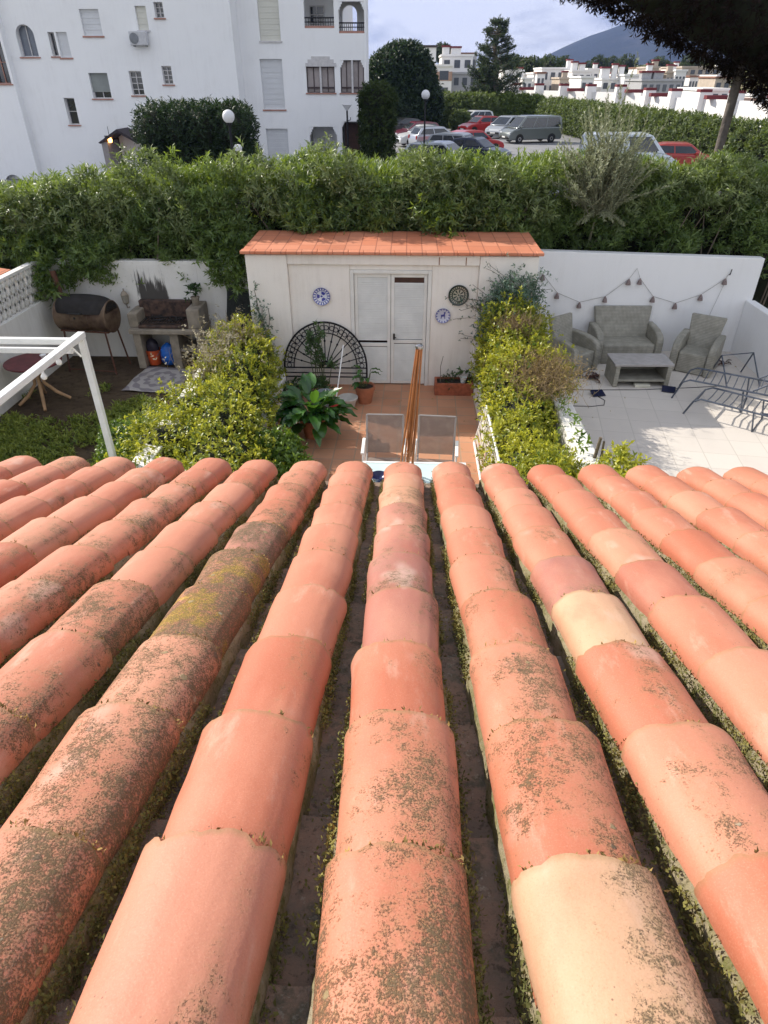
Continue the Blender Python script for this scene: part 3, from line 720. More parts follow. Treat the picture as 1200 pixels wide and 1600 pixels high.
for i in range(12):
    for j in range(12): F.append((i * 13 + j, i * 13 + j + 1, (i + 1) * 13 + j + 1, (i + 1) * 13 + j))
F.append(tuple(range(12, -1, -1))); F.append(tuple(12 * 13 + j for j in range(13))); F.append(tuple(i * 13 for i in range(13))); F.append(tuple(i * 13 + 12 for i in range(12, -1, -1)))
ld.add(V, F); ld.build('lid', M_SOOTY, bq, local=True, smooth=True)
MB().tube([(-.47, .1, 1.15), (-.53, .13, 1.62), (-.55, .14, 1.72)], .05, 12).build('chimney', M_RUSTD, bq, local=True, smooth=True)
fr = MB(); fr.tube([(-.46, -.2, .76), (.46, -.2, .76), (.46, .2, .76), (-.46, .2, .76)], .016, 6, closed=True); fr.build('frame', M_RUSTD, bq, local=True)
for sx in (-1, 1):
    for sy in (-1, 1): MB().tube([(sx * .40, sy * .2, .78), (sx * .47, sy * .27, 0)], .018, 6).build('leg', M_RUSTD, bq, local=True)
MB().tube([(.47, -.27, .05), (-.47, -.27, .05)], .013, 6).build('crossbar', M_RUSTD, bq, local=True)
hd = MB(); hd.tube([(-.16, -.275, 1.13), (-.16, -.34, 1.12), (.10, -.34, 1.12), (.10, -.275, 1.13)], .012, 6); hd.build('handle', M_BLACK, bq, local=True)
MB().disc((-.08, -.281, 1.02), .022, 'y', 12).build('thermometer', M_BLACK, bq, local=True)

M_CONC = simple('stained_concrete', (.33, .28, .22), .9, var=.4, scale=5, bs=25, bump=.35)
M_BRICKD = simple('firebrick_sooty', (.12, .07, .05), .9, var=.7, scale=9, c2=(.03, .022, .02), bump=.4)
bb = thing('brick_barbecue', 'masonry barbecue with sooty hearth and concrete legs under the soot-stained wall', 'barbecue', (-4.4, 11.85, 0))
MB().box(-5.08, -3.72, 11.52, 12.19, .66, .74).build('counter', M_CONC, bb, bevel=.012)
for (x0, x1) in ((-5.04, -4.90), (-4.36, -4.20), (-3.86, -3.72)):
    MB().box(x0, x1, 11.58, 12.15, -.02, .66).build('leg', M_CONC, bb, bevel=.01)
MB().box(-4.20, -3.86, 11.62, 12.15, .30, .36).build('shelf', M_CONC, bb, bevel=.008)
MB().box(-5.0, -4.02, 12.06, 12.19, .74, 1.12).build('back_panel', M_BRICKD, bb, bevel=.01)
MB().box(-5.10, -4.92, 11.66, 12.19, .74, 1.00).build('side_block', M_CONC, bb, bevel=.02)
MB().box(-3.98, -3.74, 11.60, 12.19, .74, 1.10).build('side_block', M_CONC, bb, bevel=.02)
MB().box(-4.915, -3.985, 11.60, 12.058, .742, .80).build('hearth', M_BRICKD, bb, bevel=.02)
gg = MB()
for i in range(16): gg.tube([(-4.88 + i * .05, 11.64, .835), (-4.88 + i * .05, 12.02, .835)], .005, 5)
gg.tube([(-4.9, 11.64, .835), (-4.1, 11.64, .835)], .007, 5); gg.tube([(-4.9, 12.02, .835), (-4.1, 12.02, .835)], .007, 5)
for x in (-4.88, -4.13):
    for y in (11.66, 12.0): gg.tube([(x, y, .80), (x, y, .835)], .006, 5)
gg.build('grill_rack', M_SOOTY, bb)
rng = np.random.default_rng(3); lg = MB()
for i in range(16):
    c = Vector((rng.uniform(-4.85, -4.1), rng.uniform(11.66, 11.98), .845 + rng.uniform(0, .05))); a = rng.uniform(0, 3.1); d = Vector((math.cos(a), math.sin(a), rng.uniform(-.1, .1))) * rng.uniform(.05, .12)
    lg.tube([c - d, c, c + d], [.012, .018, .012], 6)
lg.build('charred_logs', M_SOOTY, bb, smooth=True)

o = thing('pot_plant', 'small green potted plant standing on the right end of the brick barbecue', 'plant', (-3.86, 11.9, 1.10))
MB().lathe([(.055, 0), (.075, .13), (.082, .13), (.082, .15), (.065, .15), (.06, .12)], n=16).build('pot', M_CONC, o, local=True, smooth=True)
M_LEAFD = leaf_mat('leaf_deep', (.012, .035, .012), (.04, .09, .02), (.10, .2, .02), .25, .35)
def small_foliage(parent, c, r, n, L, Wd, mat, seed, up=.6, local=False):
    rng = np.random.default_rng(seed)
    A = unit(rng.normal(size=(n, 3)) + np.array([0, 0, up])); C = np.array(c) + A * r * rng.uniform(.15, .8, (n, 1))
    V, F = sprigs(C, A, 5, L, Wd, rng, stem=r * .35)
    return np_mesh('foliage', V, F, mat, parent, local=local, attrs={'tint': np.repeat(np.clip(rng.normal(.5, .25, n * 5), 0, 1), 5)})
small_foliage(o, (0, 0, .2), .16, 22, .10, .035, M_LEAFD, 2, 1.0, True)

ln = thing('wall_lantern', 'small old lantern on garden wall between the two barbecues', 'lantern', (-5.24, 12.10, .96))
l1 = MB(); l1.tube([(0, .1, 0), (0, .0, .02), (0, -.02, .08)], .012, 6); l1.lathe([(.02, .08), (.045, .10), (.06, .12)], c=(0, -.02, 0), n=6); l1.lathe([(.075, .26), (.05, .31), (.015, .335), (.012, .37), (.002, .38)], c=(0, -.02, 0), n=6)
for k in range(6):
    a = k * math.pi / 3; l1.tube([(.055 * math.cos(a), -.02 + .055 * math.sin(a), .12), (.072 * math.cos(a), -.02 + .072 * math.sin(a), .26)], .005, 4)
l1.build('lantern_frame', M_CONC, ln, local=True); MB().lathe([(.045, .12), (.062, .26)], c=(0, -.02, 0), n=6).build('glass', simple('dusty_glass', (.35, .33, .28), .25), ln, local=True)

def sack(name, label, cat, c, r, h, mat, seed, knot=True):
    rng = np.random.default_rng(seed); n = 22; m = 14; V = []; F = []
    for i in range(m):
        t_ = i / (m - 1); rad = r * (math.sin(math.pi * min(1, .18 + t_ * .80)) ** .55) * (1 if t_ < .86 else 1 - (t_ - .86) * 4.5)
        for k in range(n):
            a = 2 * math.pi * k / n; w = 1 + .07 * math.sin(3 * a + seed + 4 * t_) + .05 * math.sin(7 * a + 9 * t_) + rng.normal(scale=.015)
            V.append((c[0] + rad * w * math.cos(a), c[1] + rad * w * math.sin(a) * .85, c[2] + h * t_))
    for i in range(m - 1):
        for k in range(n): F.append((i * n + k, i * n + (k + 1) % n, (i + 1) * n + (k + 1) % n, (i + 1) * n + k))
    F.append(tuple(range(n - 1, -1, -1))); F.append(tuple((m - 1) * n + k for k in range(n)))
    o = thing(name, label, cat, c); MB().add(V, F).build('sack_body', mat, o, smooth=True, sub=1); return o
M_ORANGE = simple('orange_plastic', (.62, .10, .03), .45, var=.2); M_BLUE = simple('blue_plastic', (.02, .14, .55), .3, var=.4, scale=14, bs=14, bump=.9, bd=.02); M_CHAR = simple('charcoal_bag', (.03, .025, .04), .5, bs=16, bump=.8, bd=.02)
ob = thing('orange_bucket', 'orange bucket under the brick barbecue beside the blue sack', 'bucket', (-4.80, 11.80, 0))
MB().lathe([(.105, 0), (.14, .27), (.148, .27), (.148, .285), (.135, .285), (.10, .02)], n=24).build('bucket_body', M_ORANGE, ob, local=True, smooth=True)
MB().tube([(.148 * math.cos(a), -.05 * math.sin(a) - .06, .27 - .1 * math.sin(a)) for a in [math.pi * i / 12 for i in range(13)]], .004, 5).build('handle', M_STEEL, ob, local=True)
sack('charcoal_bag', 'dark charcoal bag stuffed into the orange bucket', 'bag', (-4.80, 11.81, .20), .125, .30, M_CHAR, 2)
sack('blue_sack', 'bright blue plastic sack on the ground under the brick barbecue', 'sack', (-4.50, 11.78, 0), .17, .43, M_BLUE, 5)
br_ = thing('blue_barrel', 'blue ribbed barrel at the right end of the brick barbecue', 'barrel', (-3.50, 11.75, 0))
MB().lathe([(.16, 0), (.20, .03), (.21, .2), (.225, .21), (.21, .22), (.21, .45), (.225, .46), (.21, .47), (.19, .60), (.15, .62), (.0, .62)], n=24).build('barrel_body', simple('blue_drum', (.025, .12, .33), .5, var=.3), br_, local=True, smooth=True)
dp = thing('dark_screen', 'black mesh screen leaning on garden wall left of the shed', 'screen', (-3.05, 12.0, 0))
ds = MB(); M_ = Matrix.Translation((-3.12, 12.03, .55)) @ Matrix.Rotation(R(-10), 4, 'X') @ Matrix.Rotation(R(6), 4, 'Y')
ds.box(-.28, .28, -.012, .012, -.02, .80, M_); ds.build('panel', simple('shade_mesh', (.03, .035, .03), .8, var=.6, scale=30), dp, bevel=.004)
M_RUG = NT('rug'); t = M_RUG
sx = t.n('ShaderNodeSeparateXYZ'); t.t.links.new(t.obj(), sx.inputs[0])
rr = t.math('SQRT', t.math('ADD', t.math('POWER', sx.outputs[0], 2.0), t.math('POWER', t.math('MULTIPLY', sx.outputs[1], .8), 2.0)))
w_ = t.math('ADD', t.math('SINE', t.math('MULTIPLY', rr, 34.0)), t.math('MULTIPLY', t.math('SINE', t.math('MULTIPLY', t.math('ARCTAN2', sx.outputs[0], sx.outputs[1]), 10.0)), .7))
w_ = t.math('ADD', w_, t.math('MULTIPLY', t.noise(12, 4), .9))
col = t.mix(t.step(w_, .3, .8), (.40, .37, .35), (.24, .215, .225)); col = t.mix(t.math('MULTIPLY', t.step(t.noise(3, 5), .5, .7), .4), col, (.28, .24, .2))
t.pbr(col, .95, 0, .1, t.bump(t.noise(150, 3), .4, .004))
V = []; F = []; rng = np.random.default_rng(9)
cs = [np.array(p) for p in ((-4.97, 10.47), (-3.95, 10.40), (-3.98, 11.50), (-4.90, 11.62))]
for j in range(15):
    for i in range(15):
        u, v = i / 14, j / 14; p = (cs[0] * (1 - u) + cs[1] * u) * (1 - v) + (cs[3] * (1 - u) + cs[2] * u) * v
        e = .012 * math.sin(v * 9) * (u in (0, 1)) + .012 * math.sin(u * 11) * (v in (0, 1))
        V.append((p[0] + e, p[1] + e, .002 + .008 * (1 + math.sin(u * 7 + v * 5)) * .6))
for j in range(14):
    for i in range(14): F.append((j * 15 + i, j * 15 + i + 1, (j + 1) * 15 + i + 1, (j + 1) * 15 + i))
rg = MB().add(V, F).build('rug', t.m, None, smooth=True); m = rg.modifiers.new('solid', 'SOLIDIFY'); m.thickness = .008
tag(rg, 'worn grey patterned rug lying on soil before the brick barbecue', 'rug')

# small table with a dark red cloth by the boundary wall
M_TAN = simple('tan_wood', (.46, .28, .15), .65, var=.35, scale=5)
gt = thing('garden_table', 'round garden table with dark red top and tan crossed legs by the boundary wall', 'table', (-6.08, 9.95, 0))
MB().lathe([(.001, .70), (.42, .70), (.44, .715), (.44, .735), (.001, .735)], n=32).build('table_top', simple('dark_red_top', (.16, .035, .04), .5, var=.4), gt, local=True, smooth=True)
for k in range(4):
    a = R(25) + k * math.pi / 2
    MB().tube([(.05 * math.cos(a), .05 * math.sin(a), .70), (.07 * math.cos(a), .07 * math.sin(a), .35), (.22 * math.cos(a), .22 * math.sin(a), .16), (.40 * math.cos(a), .40 * math.sin(a), .02)], [.028, .028, .03, .024], 8).build('leg', M_TAN, gt, local=True, smooth=True)
bw = MB().lathe([(.02, 0), (.035, .0), (.055, .045), (.048, .045), (.03, .008)], n=16).build('cup', M_WMETAL, None, local=True, smooth=True); bw.location = (-5.98, 10.12, .735); tag(bw, 'small pale cup on the dark red garden table', 'cup')

# white pergola frame
pg = thing('pergola', 'white painted metal pergola frame in the left garden', 'pergola', (-3.6, 6.84, 0))
MB().box(-3.59, -3.52, 6.805, 6.875, -.02, 2.21).build('post', M_WMETAL, pg, bevel=.006)
MB().box(-6.55, -6.46, 6.80, 6.88, -.02, 2.21).build('post', M_WMETAL, pg, bevel=.006)
MB().box(-6.6, -3.61, 6.805, 6.87, 2.145, 2.21).build('beam', M_WMETAL, pg, bevel=.006)
MB().box(-6.6, -3.61, 6.68, 6.72, 2.09, 2.15).build('beam', M_WMETAL, pg, bevel=.006)
MB().box(-3.595, -3.515, 2.9, 6.88, 2.213, 2.275).build('beam', M_WMETAL, pg, bevel=.006)
MB().box(-6.555, -6.455, 2.9, 6.885, 2.218, 2.29).build('beam', M_WMETAL, pg, bevel=.006)
MB().tube([(-3.61, 6.84, 2.0), (-3.70, 6.84, 2.12)], .012, 6).build('bracket', M_WMETAL, pg)
for i, (y, z) in enumerate(((6.45, 2.10), (6.1, 2.08))):
    b = thing('hanging_bulb', 'small round white bulb hanging under the pergola beam', 'bulb', (-3.66, y, z), group='bulbs hanging from the pergola')
    MB().lathe([(.001, -.045), (.022, -.04), (.032, -.02), (.028, 0), (.014, .02), (.012, .04), (.001, .045)], n=12).build('globe', M_WMETAL, b, local=True, smooth=True)
    MB().tube([(0, 0, .04), (0.02, 0, .12), (.06, 0, .15)], .003, 4).build('wire', M_BLACK, b, local=True)

# ------------------------------------------------------------------ patio things
M_PLANTW = leaf_mat('leaf_glossy', (.010, .045, .012), (.05, .14, .025), (.16, .34, .03), .25, .25, .6)
M_CLIMB = leaf_mat('leaf_climber', (.03, .07, .03), (.10, .17, .06), (.2, .32, .06), .3, .4)
M_STEM = simple('green_stem', (.10, .12, .05), .7); M_BARK = simple('grey_bark', (.20, .16, .12), .9, var=.4, scale=8, bs=20, bump=.6, bd=.01); M_SOILP = simple('pot_soil', (.03, .022, .016), .95)
def pot(parent, c, r, h, mat=None):
    z = c[2]
    o = MB().lathe([(.001, 0), (r * .68, 0), (r * .93, h * .78), (r, h * .78), (r * 1.04, h), (r * .9, h), (r * .86, h * .86)], c=c, n=28).build('pot', mat or M_CLAY, parent, local=True, smooth=True)
    MB().disc((c[0], c[1], c[2] + h * .87), r * .88, 'z', 20).build('soil', M_SOILP, o, local=True)
    return o
def big_leaf(P0, D, L, Wd, droop, rng):
    """a broad leaf on a grid; returns verts and quads"""
    D = Vector(D).normalized(); side = D.cross(Vector((0, 0, 1))).normalized(); V = []; F = []; nu, nv = 7, 4
    p = Vector(P0); d = D.copy()
    pts = []
    for i in range(nu + 1):
        pts.append((p.copy(), d.copy())); p = p + d * (L / nu); d = (d + Vector((0, 0, -droop / nu))).normalized()
    for i, (q, dd) in enumerate(pts):
        u = i / nu; w = Wd * (math.sin(math.pi * min(1, u * .93 + .05)) ** .7) * (1.25 - .5 * u)
        nn = side.cross(dd).normalized()
        for j in range(-nv, nv + 1):
            s_ = j / nv; V.append(q + side * s_ * w * .5 + nn * (abs(s_) ** 1.3 * w * .16 + .01 * math.sin(u * 20) * abs(s_)))
    m = 2 * nv + 1
    for i in range(nu):
        for j in range(m - 1): F.append((i * m + j, i * m + j + 1, (i + 1) * m + j + 1, (i + 1) * m + j))
    return [tuple(v) for v in V], F
bp = thing('broad_leaf_plant', 'large potted plant with broad glossy green leaves on the patio', 'plant', (-1.38, 8.88, 0))
pot(bp, (0, 0, 0), .19, .30)
rng = np.random.default_rng(21); V = []; F = []; Tn = []; stm = MB()
for i in range(84):
    a = rng.uniform(0, 2 * math.pi); el = rng.uniform(.15, 1.25); h0 = rng.uniform(.16, .50); rad = rng.uniform(.10, .34)
    p0 = Vector((rad * math.cos(a), rad * math.sin(a), h0 + .22 * math.sin(el)))
    d = Vector((math.cos(a) * math.cos(el), math.sin(a) * math.cos(el), math.sin(el) * .7))
    v, f = big_leaf(p0, d, rng.uniform(.24, .42), rng.uniform(.13, .22), rng.uniform(.7, 1.6), rng)
    F += [tuple(k + len(V) for k in q) for q in f]; V += v; Tn += [float(np.clip(rng.normal(.45, .25) + (.5 if rng.uniform() < .08 else 0), 0, 1))] * len(v)
    stm.tube([(0.02 * math.cos(a), .02 * math.sin(a), .25), tuple(p0 * .6 + Vector((0, 0, .12))), tuple(p0)], .006, 5)
np_mesh('foliage', np.array(V), np.array(F), M_PLANTW, bp, local=True, attrs={'tint': np.array(Tn)}, smooth=True); stm.build('stems', M_STEM, bp, local=True)

cp = thing('pot_plant', 'clay pot with green leafy plant at the left foot of the louvred doors', 'plant', (-.66, 10.16, 0)); pot(cp, (0, 0, 0), .17, .30)
rng = np.random.default_rng(22); V = []; F = []; Tn = []; stm = MB()
for i in range(11):
    a = rng.uniform(0, 6.28); hh = rng.uniform(.35, .62); p0 = Vector((.10 * math.cos(a), .10 * math.sin(a), hh))
    v, f = big_leaf(p0, (math.cos(a), math.sin(a), .35), rng.uniform(.14, .22), rng.uniform(.06, .10), 1.2, rng)
    F += [tuple(k + len(V) for k in q) for q in f]; V += v; Tn += [float(rng.uniform(.1, .8))] * len(v); stm.tube([(0, 0, .25), tuple(p0 * .7), tuple(p0)], .005, 5)
np_mesh('foliage', np.array(V), np.array(F), M_PLANTW, cp, local=True, attrs={'tint': np.array(Tn)}, smooth=True); stm.build('stems', M_STEM, cp, local=True)
wb = thing('planter_bowl', 'empty white round planter bowl on the patio beside the red mop', 'planter', (-.93, 9.93, 0))
MB().lathe([(.001, 0), (.10, 0), (.115, .02), (.145, .15), (.165, .16), (.168, .185), (.150, .187), (.135, .15), (.10, .07), (.001, .06)], n=30).build('bowl', simple('pale_pot', (.55, .52, .48), .7), wb, local=True, smooth=True)
mp = thing('mop', 'mop with red head and thin white handle leaning on the iron grille', 'mop', (-1.13, 9.93, 0))
MB().tube([(-1.13, 9.93, .12), (-1.02, 10.40, .90)], .011, 8).build('handle', M_WMETAL, mp)
MB().lathe([(.10, .0), (.095, .06), (.05, .12), (.03, .17), (.001, .18)], c=(-1.13, 9.93, 0), n=14).build('mop_head', simple('red_plastic', (.50, .03, .03), .5), mp, smooth=True)
bk = thing('mop_bucket', 'grey bucket behind the mop at the foot of the iron grille', 'bucket', (-1.32, 10.02, 0))
MB().lathe([(.10, 0), (.13, .22), (.14, .22), (.14, .235), (.125, .235), (.09, .02)], n=22).build('bucket_body', simple('grey_plastic', (.30, .33, .36), .5), bk, local=True, smooth=True)
ws = thing('white_stool', 'white tubular folding stool between the left hedge and the big leafy plant', 'stool', (-1.82, 9.35, 0))
s_ = MB(); s_.tube([(-.20, -.12, 0), (.0, -.1, .42), (.20, -.12, 0)], .014, 8); s_.tube([(-.20, .12, 0), (.0, .14, .42), (.20, .12, 0)], .014, 8); s_.tube([(-.11, -.1, .40), (-.11, .13, .40)], .014, 8); s_.tube([(.11, -.1, .40), (.11, .13, .40)], .014, 8)
s_.build('frame', M_WMETAL, ws, local=True, smooth=True)
bx = thing('brick_planter', 'red brick planter box with small plants at the foot of the shed wall', 'planter', (.86, 10.55, 0))
b_ = MB(); b_.box(.53, 1.19, 10.46, 10.50, 0, .22); b_.box(.53, 1.19, 10.74, 10.78, 0, .22); b_.box(.53, .57, 10.50, 10.74, 0, .22); b_.box(1.15, 1.19, 10.50, 10.74, 0, .22)
b_.build('box', simple('red_brick', (.40, .12, .06), .85, var=.4, scale=14), bx, bevel=.008); MB().box(.57, 1.15, 10.50, 10.74, 0.01, .19).build('soil', M_SOILP, bx)
small_foliage(bx, (.80, 10.62, .20), .17, 40, .05, .018, M_LEAFD, 31); small_foliage(bx, (1.02, 10.62, .30), .12, 14, .09, .03, M_CLIMB, 32); small_foliage(bx, (1.13, 10.62, .22), .08, 12, .05, .02, M_LEAFD, 33)
MB().lathe([(.04, 0), (.06, .1), (.065, .1), (.06, .08)], c=(1.02, 10.60, .19), n=14).build('pot', M_WMETAL, bx, smooth=True)
MB().tube([(.63, 10.62, .18), (.62, 10.66, .45), (.66, 10.7, .62)], .006, 5).build('twig', M_BARK, bx)

# plants in front of and through the grille, climber on the left pier
ip = thing('climbing_plant', 'leafy green plant growing up through the black iron grille', 'plant', (-1.45, 10.45, 0))
rng = np.random.default_rng(41); stm = MB(); C = []; A = []
for i in range(9):
    x0 = -1.45 + rng.normal(scale=.06); top = Vector((-1.42 + rng.normal(scale=.13), 10.55 + rng.uniform(-.06, .06), rng.uniform(.6, 1.22)))
    mid = Vector(((x0 + top.x) / 2 + rng.normal(scale=.05), 10.52, top.z * .5)); stm.tube([(x0, 10.47, 0), mid, top], [.009, .007, .004], 5)
    for k in range(20):
        u = rng.uniform(.25, 1); p = mid * (1 - u) + top * u if u > .5 else Vector((x0, 10.47, 0)) * (1 - u) + mid * u
        C.append(tuple(p)); A.append((rng.normal(), rng.normal() - .3, rng.normal() * .6 + .5))
stm.build('stems', M_STEM, ip); C = np.array(C); V, F = sprigs(C, np.array(A), 4, .085, .032, rng, stem=.05)
np_mesh('foliage', V, F, M_CLIMB, ip, attrs={'tint': np.repeat(rng.uniform(.1, .9, len(C) * 4), 5)})
ip2 = thing('low_plants', 'low dark green plants on the patio floor below the iron grille', 'plants', (-1.75, 10.3, 0))
for i, (x, y, r) in enumerate(((-1.9, 10.35, .2), (-1.62, 10.25, .16), (-1.98, 10.05, .18))): small_foliage(ip2, (x, y, .12), r, 26, .10, .03, M_LEAFD, 50 + i, .9)
vl = thing('climbing_plant', 'thin bluish climber on the left pier of the shed', 'plant', (-2.4, 10.75, .5))
rng = np.random.default_rng(43); stm = MB(); C = []; A = []
for i in range(5):
    p = Vector((-2.28 + rng.normal(scale=.05), 10.76, .55)); pts = [p.copy()]
    for k in range(10): p = p + Vector((rng.normal(scale=.03) - .022, 0, .14)); pts.append(p.copy())
    pts = pts[:rng.integers(7, 11)]
    stm.tube(pts, .006, 5)
    for q in pts:
        for _ in range(5): C.append((q.x + rng.normal(scale=.05), 10.76 - abs(rng.normal(scale=.03)), q.z + rng.normal(scale=.05))); A.append((rng.normal(), -.6, rng.normal()))
stm.build('stems', M_BARK, vl); C = np.array(C); V, F = sprigs(C, np.array(A), 4, .05, .018, rng, stem=.03)
M_BLUEG = leaf_mat('leaf_blue_green', (.06, .12, .09), (.16, .24, .16), (.2, .3, .12), .25, .45)
np_mesh('foliage', V, F, M_BLUEG, vl, attrs={'tint': np.repeat(rng.uniform(0, 1, len(C) * 4), 5)})

# glass-topped table, sling chairs, folded parasol ribs
tb = thing('patio_table', 'patio table with pale teal glass top just below the roof edge', 'table', (.14, 6.40, 0))
tg = NT('teal_glass'); tg.pbr(tg.mix(tg.step(tg.noise(3, 3), .3, .7), (.52, .66, .64), (.60, .72, .70)), .12, 0, .6)
MB().box(-.44, .72, 6.02, 6.77, .725, .738).build('glass_top', tg.m, tb)
f_ = MB()
f_.box(-.48, .76, 6.77, 6.81, .715, .745); f_.box(-.48, .76, 5.98, 6.02, .715, .745); f_.box(-.48, -.44, 6.02, 6.77, .715, .745); f_.box(.72, .76, 6.02, 6.77, .715, .745)
f_.build('frame', M_WMETAL, tb, bevel=.005)
for x in (-.46, .74):
    for y in (6.0, 6.79): MB().tube([(x, y, 0), (x, y, .715)], .02, 8).build('leg', M_WMETAL, tb, smooth=True)
bo = MB().lathe([(.001, 0), (.05, 0), (.085, .06), (.10, .085), (.092, .085), (.075, .055), (.001, .02)], n=24).build('bowl', simple('dark_blue_glaze', (.02, .025, .09), .2, var=.3), None, local=True, smooth=True); bo.location = (-.27, 6.35, .739); tag(bo, 'dark blue bowl standing on the glass patio table', 'bowl')
tsl = NT('sling_mesh'); pr = tsl.n('ShaderNodeBsdfPrincipled'); tsl.set(pr.inputs['Base Color'], tsl.mix(tsl.step(tsl.noise(6, 5), .4, .7), (.20, .165, .145), (.27, .23, .20))); pr.inputs['Roughness'].default_value = .7
trn = tsl.n('ShaderNodeBsdfTransparent'); mx = tsl.n('ShaderNodeMixShader'); mx.inputs[0].default_value = .22
tsl.t.links.new(pr.outputs[0], mx.inputs[1]); tsl.t.links.new(trn.outputs[0], mx.inputs[2]); tsl.t.links.new(mx.outputs[0], tsl.out.inputs['Surface'])
def sling_chair(label, x, y, rz):
    c = thing('patio_chair', label, 'chair', (x, y, 0), rz, 'sling chairs at the patio table')
    w = .235                                             # the back stands at +y, the seat points at the table (-y)
    f = MB()
    for sx in (-1, 1): f.tube([(sx * w, -.42, .43), (sx * w, -.04, .41), (sx * w, .02, .45), (sx * w, .13, .96)], .0135, 8)
    f.tube([(-w, .13, .96), (w, .13, .96)], .012, 8); f.tube([(-w, -.42, .43), (w, -.42, .43)], .012, 8)
    f.build('frame', simple('taupe_metal', (.36, .33, .31), .4), c, local=True, smooth=True)
    MB().add([(-w + .01, .025, .46), (w - .01, .025, .46), (w - .01, .128, .95), (-w + .01, .128, .95)], [(0, 1, 2, 3)]).build('backrest', tsl.m, c, local=True)
    MB().add([(-w + .01, -.41, .435), (w - .01, -.41, .435), (w - .01, -.03, .415), (-w + .01, -.03, .415)], [(0, 1, 2, 3)]).build('seat', tsl.m, c, local=True)
    for sx in (-1, 1):
        a = MB(); a.box(sx * (w + .035) - .022, sx * (w + .035) + .022, -.36, .06, .635, .66); a.build('armrest', M_WPLASTIC, c, local=True, bevel=.008)
        for yy, ys in ((-.38, -.42), (.10, .18)): MB().tube([(sx * (w + .03), yy * .85, .635), (sx * (w + .035), yy, .3), (sx * (w + .03), ys, 0)], .012, 8).build('leg', M_WMETAL, c, local=True, smooth=True)
    return c
sling_chair('left mesh sling chair tucked behind the glass patio table', -.24, 7.52, R(0))
sling_chair('right mesh sling chair, beside the folded parasol ribs', .43, 7.50, R(-4))
M_RIB = simple('varnished_wood', (.40, .15, .045), .4, var=.45, scale=3, spec=.5)
um = thing('parasol_frame', 'folded parasol frame of bare wooden ribs standing through the glass table', 'parasol', (.06, 6.5, 0))
MB().tube([(.0, 6.5, 0), (.15, 6.5, 2.27)], .019, 10).build('pole', M_RIB, um, smooth=True)
rng = np.random.default_rng(8)
for k in range(8):
    a = k * math.pi / 4 + .3; spread = rng.uniform(.75, 1.1)
    bx_, by_ = .075 * math.cos(a) * spread, .075 * math.sin(a) * spread
    r_ = MB(); r_.tube([(.15 + .03 * math.cos(a), 6.5 + .03 * math.sin(a), 2.27), (.095 + bx_ * .8, 6.5 + by_ * .8, 1.55), (.035 + bx_ * 1.15, 6.5 + by_ * 1.15,   .76 + rng.uniform(0, .1))], .0085, 6); r_.build('rib', M_RIB, um)
    s2 = MB(); s2.tube([(.08 + .022 * math.cos(a + .2), 6.5 + .022 * math.sin(a + .2), 1.0), (.10 + bx_ * .75, 6.5 + by_ * .75, 1.55)], .006, 5); s2.build('strut', M_RIB, um)
MB().lathe([(.036, 0), (.042, .015), (.04, .035), (.025, .045), (.008, .05), (.001, .052)], c=(.15, 6.5, 2.26), n=16).build('cap', simple('chrome_cap', (.40, .40, .42), .25, .9, bump=0), um, smooth=True)
MB().lathe([(.02, 0), (.035, 0), (.035, .06), (.02, .06)], c=(.075, 6.5, 1.0), n=14).build('runner', M_RIB, um, smooth=True)

# folded white slatted rack leaning on the right planter, brown pot below it
rk = thing('slatted_rack', 'white folded slatted rack leaning on the hedge at the right side of the patio', 'rack', (1.12, 7.9, 0))
r_ = MB()
def rp(u, v): return (1.07 + .13 * v, 7.05 + 1.65 * u, .02 + .60 * v)
for v in (.0, 1.0): r_.tube([rp(0, v), rp(1, v)], .018, 8)
for u in (0, .33, .66, 1): r_.tube([rp(u, 0), rp(u, 1)], .016, 8)
r_.build('frame', M_WMETAL, rk, smooth=True)
for v in (.18, .36, .54, .72, .88):
    a, b = Vector(rp(.01, v)), Vector(rp(.99, v)); s_ = MB(); M_ = Matrix.Translation((a + b) / 2) @ Matrix.Rotation(R(-80), 4, 'Y'); s_.box(-.022, .022, -.8, .8, -.006, .006, M_); s_.build('slat', simple('weathered_slat', (.50, .46, .40), .7, var=.3), rk, bevel=.003)
bpot = thing('brown_pot', 'round dark brown pot at the patio corner just beyond the tile ends', 'pot', (1.12, 6.72, 0))
MB().lathe([(.001, 0), (.11, 0), (.15, .25), (.16, .42), (.175, .44), (.165, .47), (.135, .46), (.12, .40), (.001, .36)], n=28).build('pot_body', simple('brown_glaze', (.06, .02, .014), .35, var=.4), bpot, local=True, smooth=True)

# ------------------------------------------------------------------ the pale terrace: rattan set, loungers, lights
tr = NT('grey_rattan')
sx = tr.n('ShaderNodeSeparateXYZ'); tr.t.links.new(tr.obj(), sx.inputs[0])
hz = tr.math('ABSOLUTE', tr.math('SINE', tr.math('MULTIPLY', tr.math('ADD', sx.outputs[2], tr.math('MULTIPLY', sx.outputs[1], .7)), 105.0)))
vt = tr.math('SINE', tr.math('MULTIPLY', tr.math('ADD', sx.outputs[0], sx.outputs[1]), 90.0))
cm = tr.mix(tr.step(tr.noise(8, 5), .35, .7), (.255, .245, .205), (.34, .325, .275)); cm = tr.mix(tr.math('MULTIPLY', tr.step(hz, .45, .08), .6), cm, (.075, .07, .06))
tr.pbr(cm, .6, 0, .35, tr.bump(tr.math('ADD', hz, tr.math('MULTIPLY', vt, .3)), .6, .006)); M_RAT = tr.m
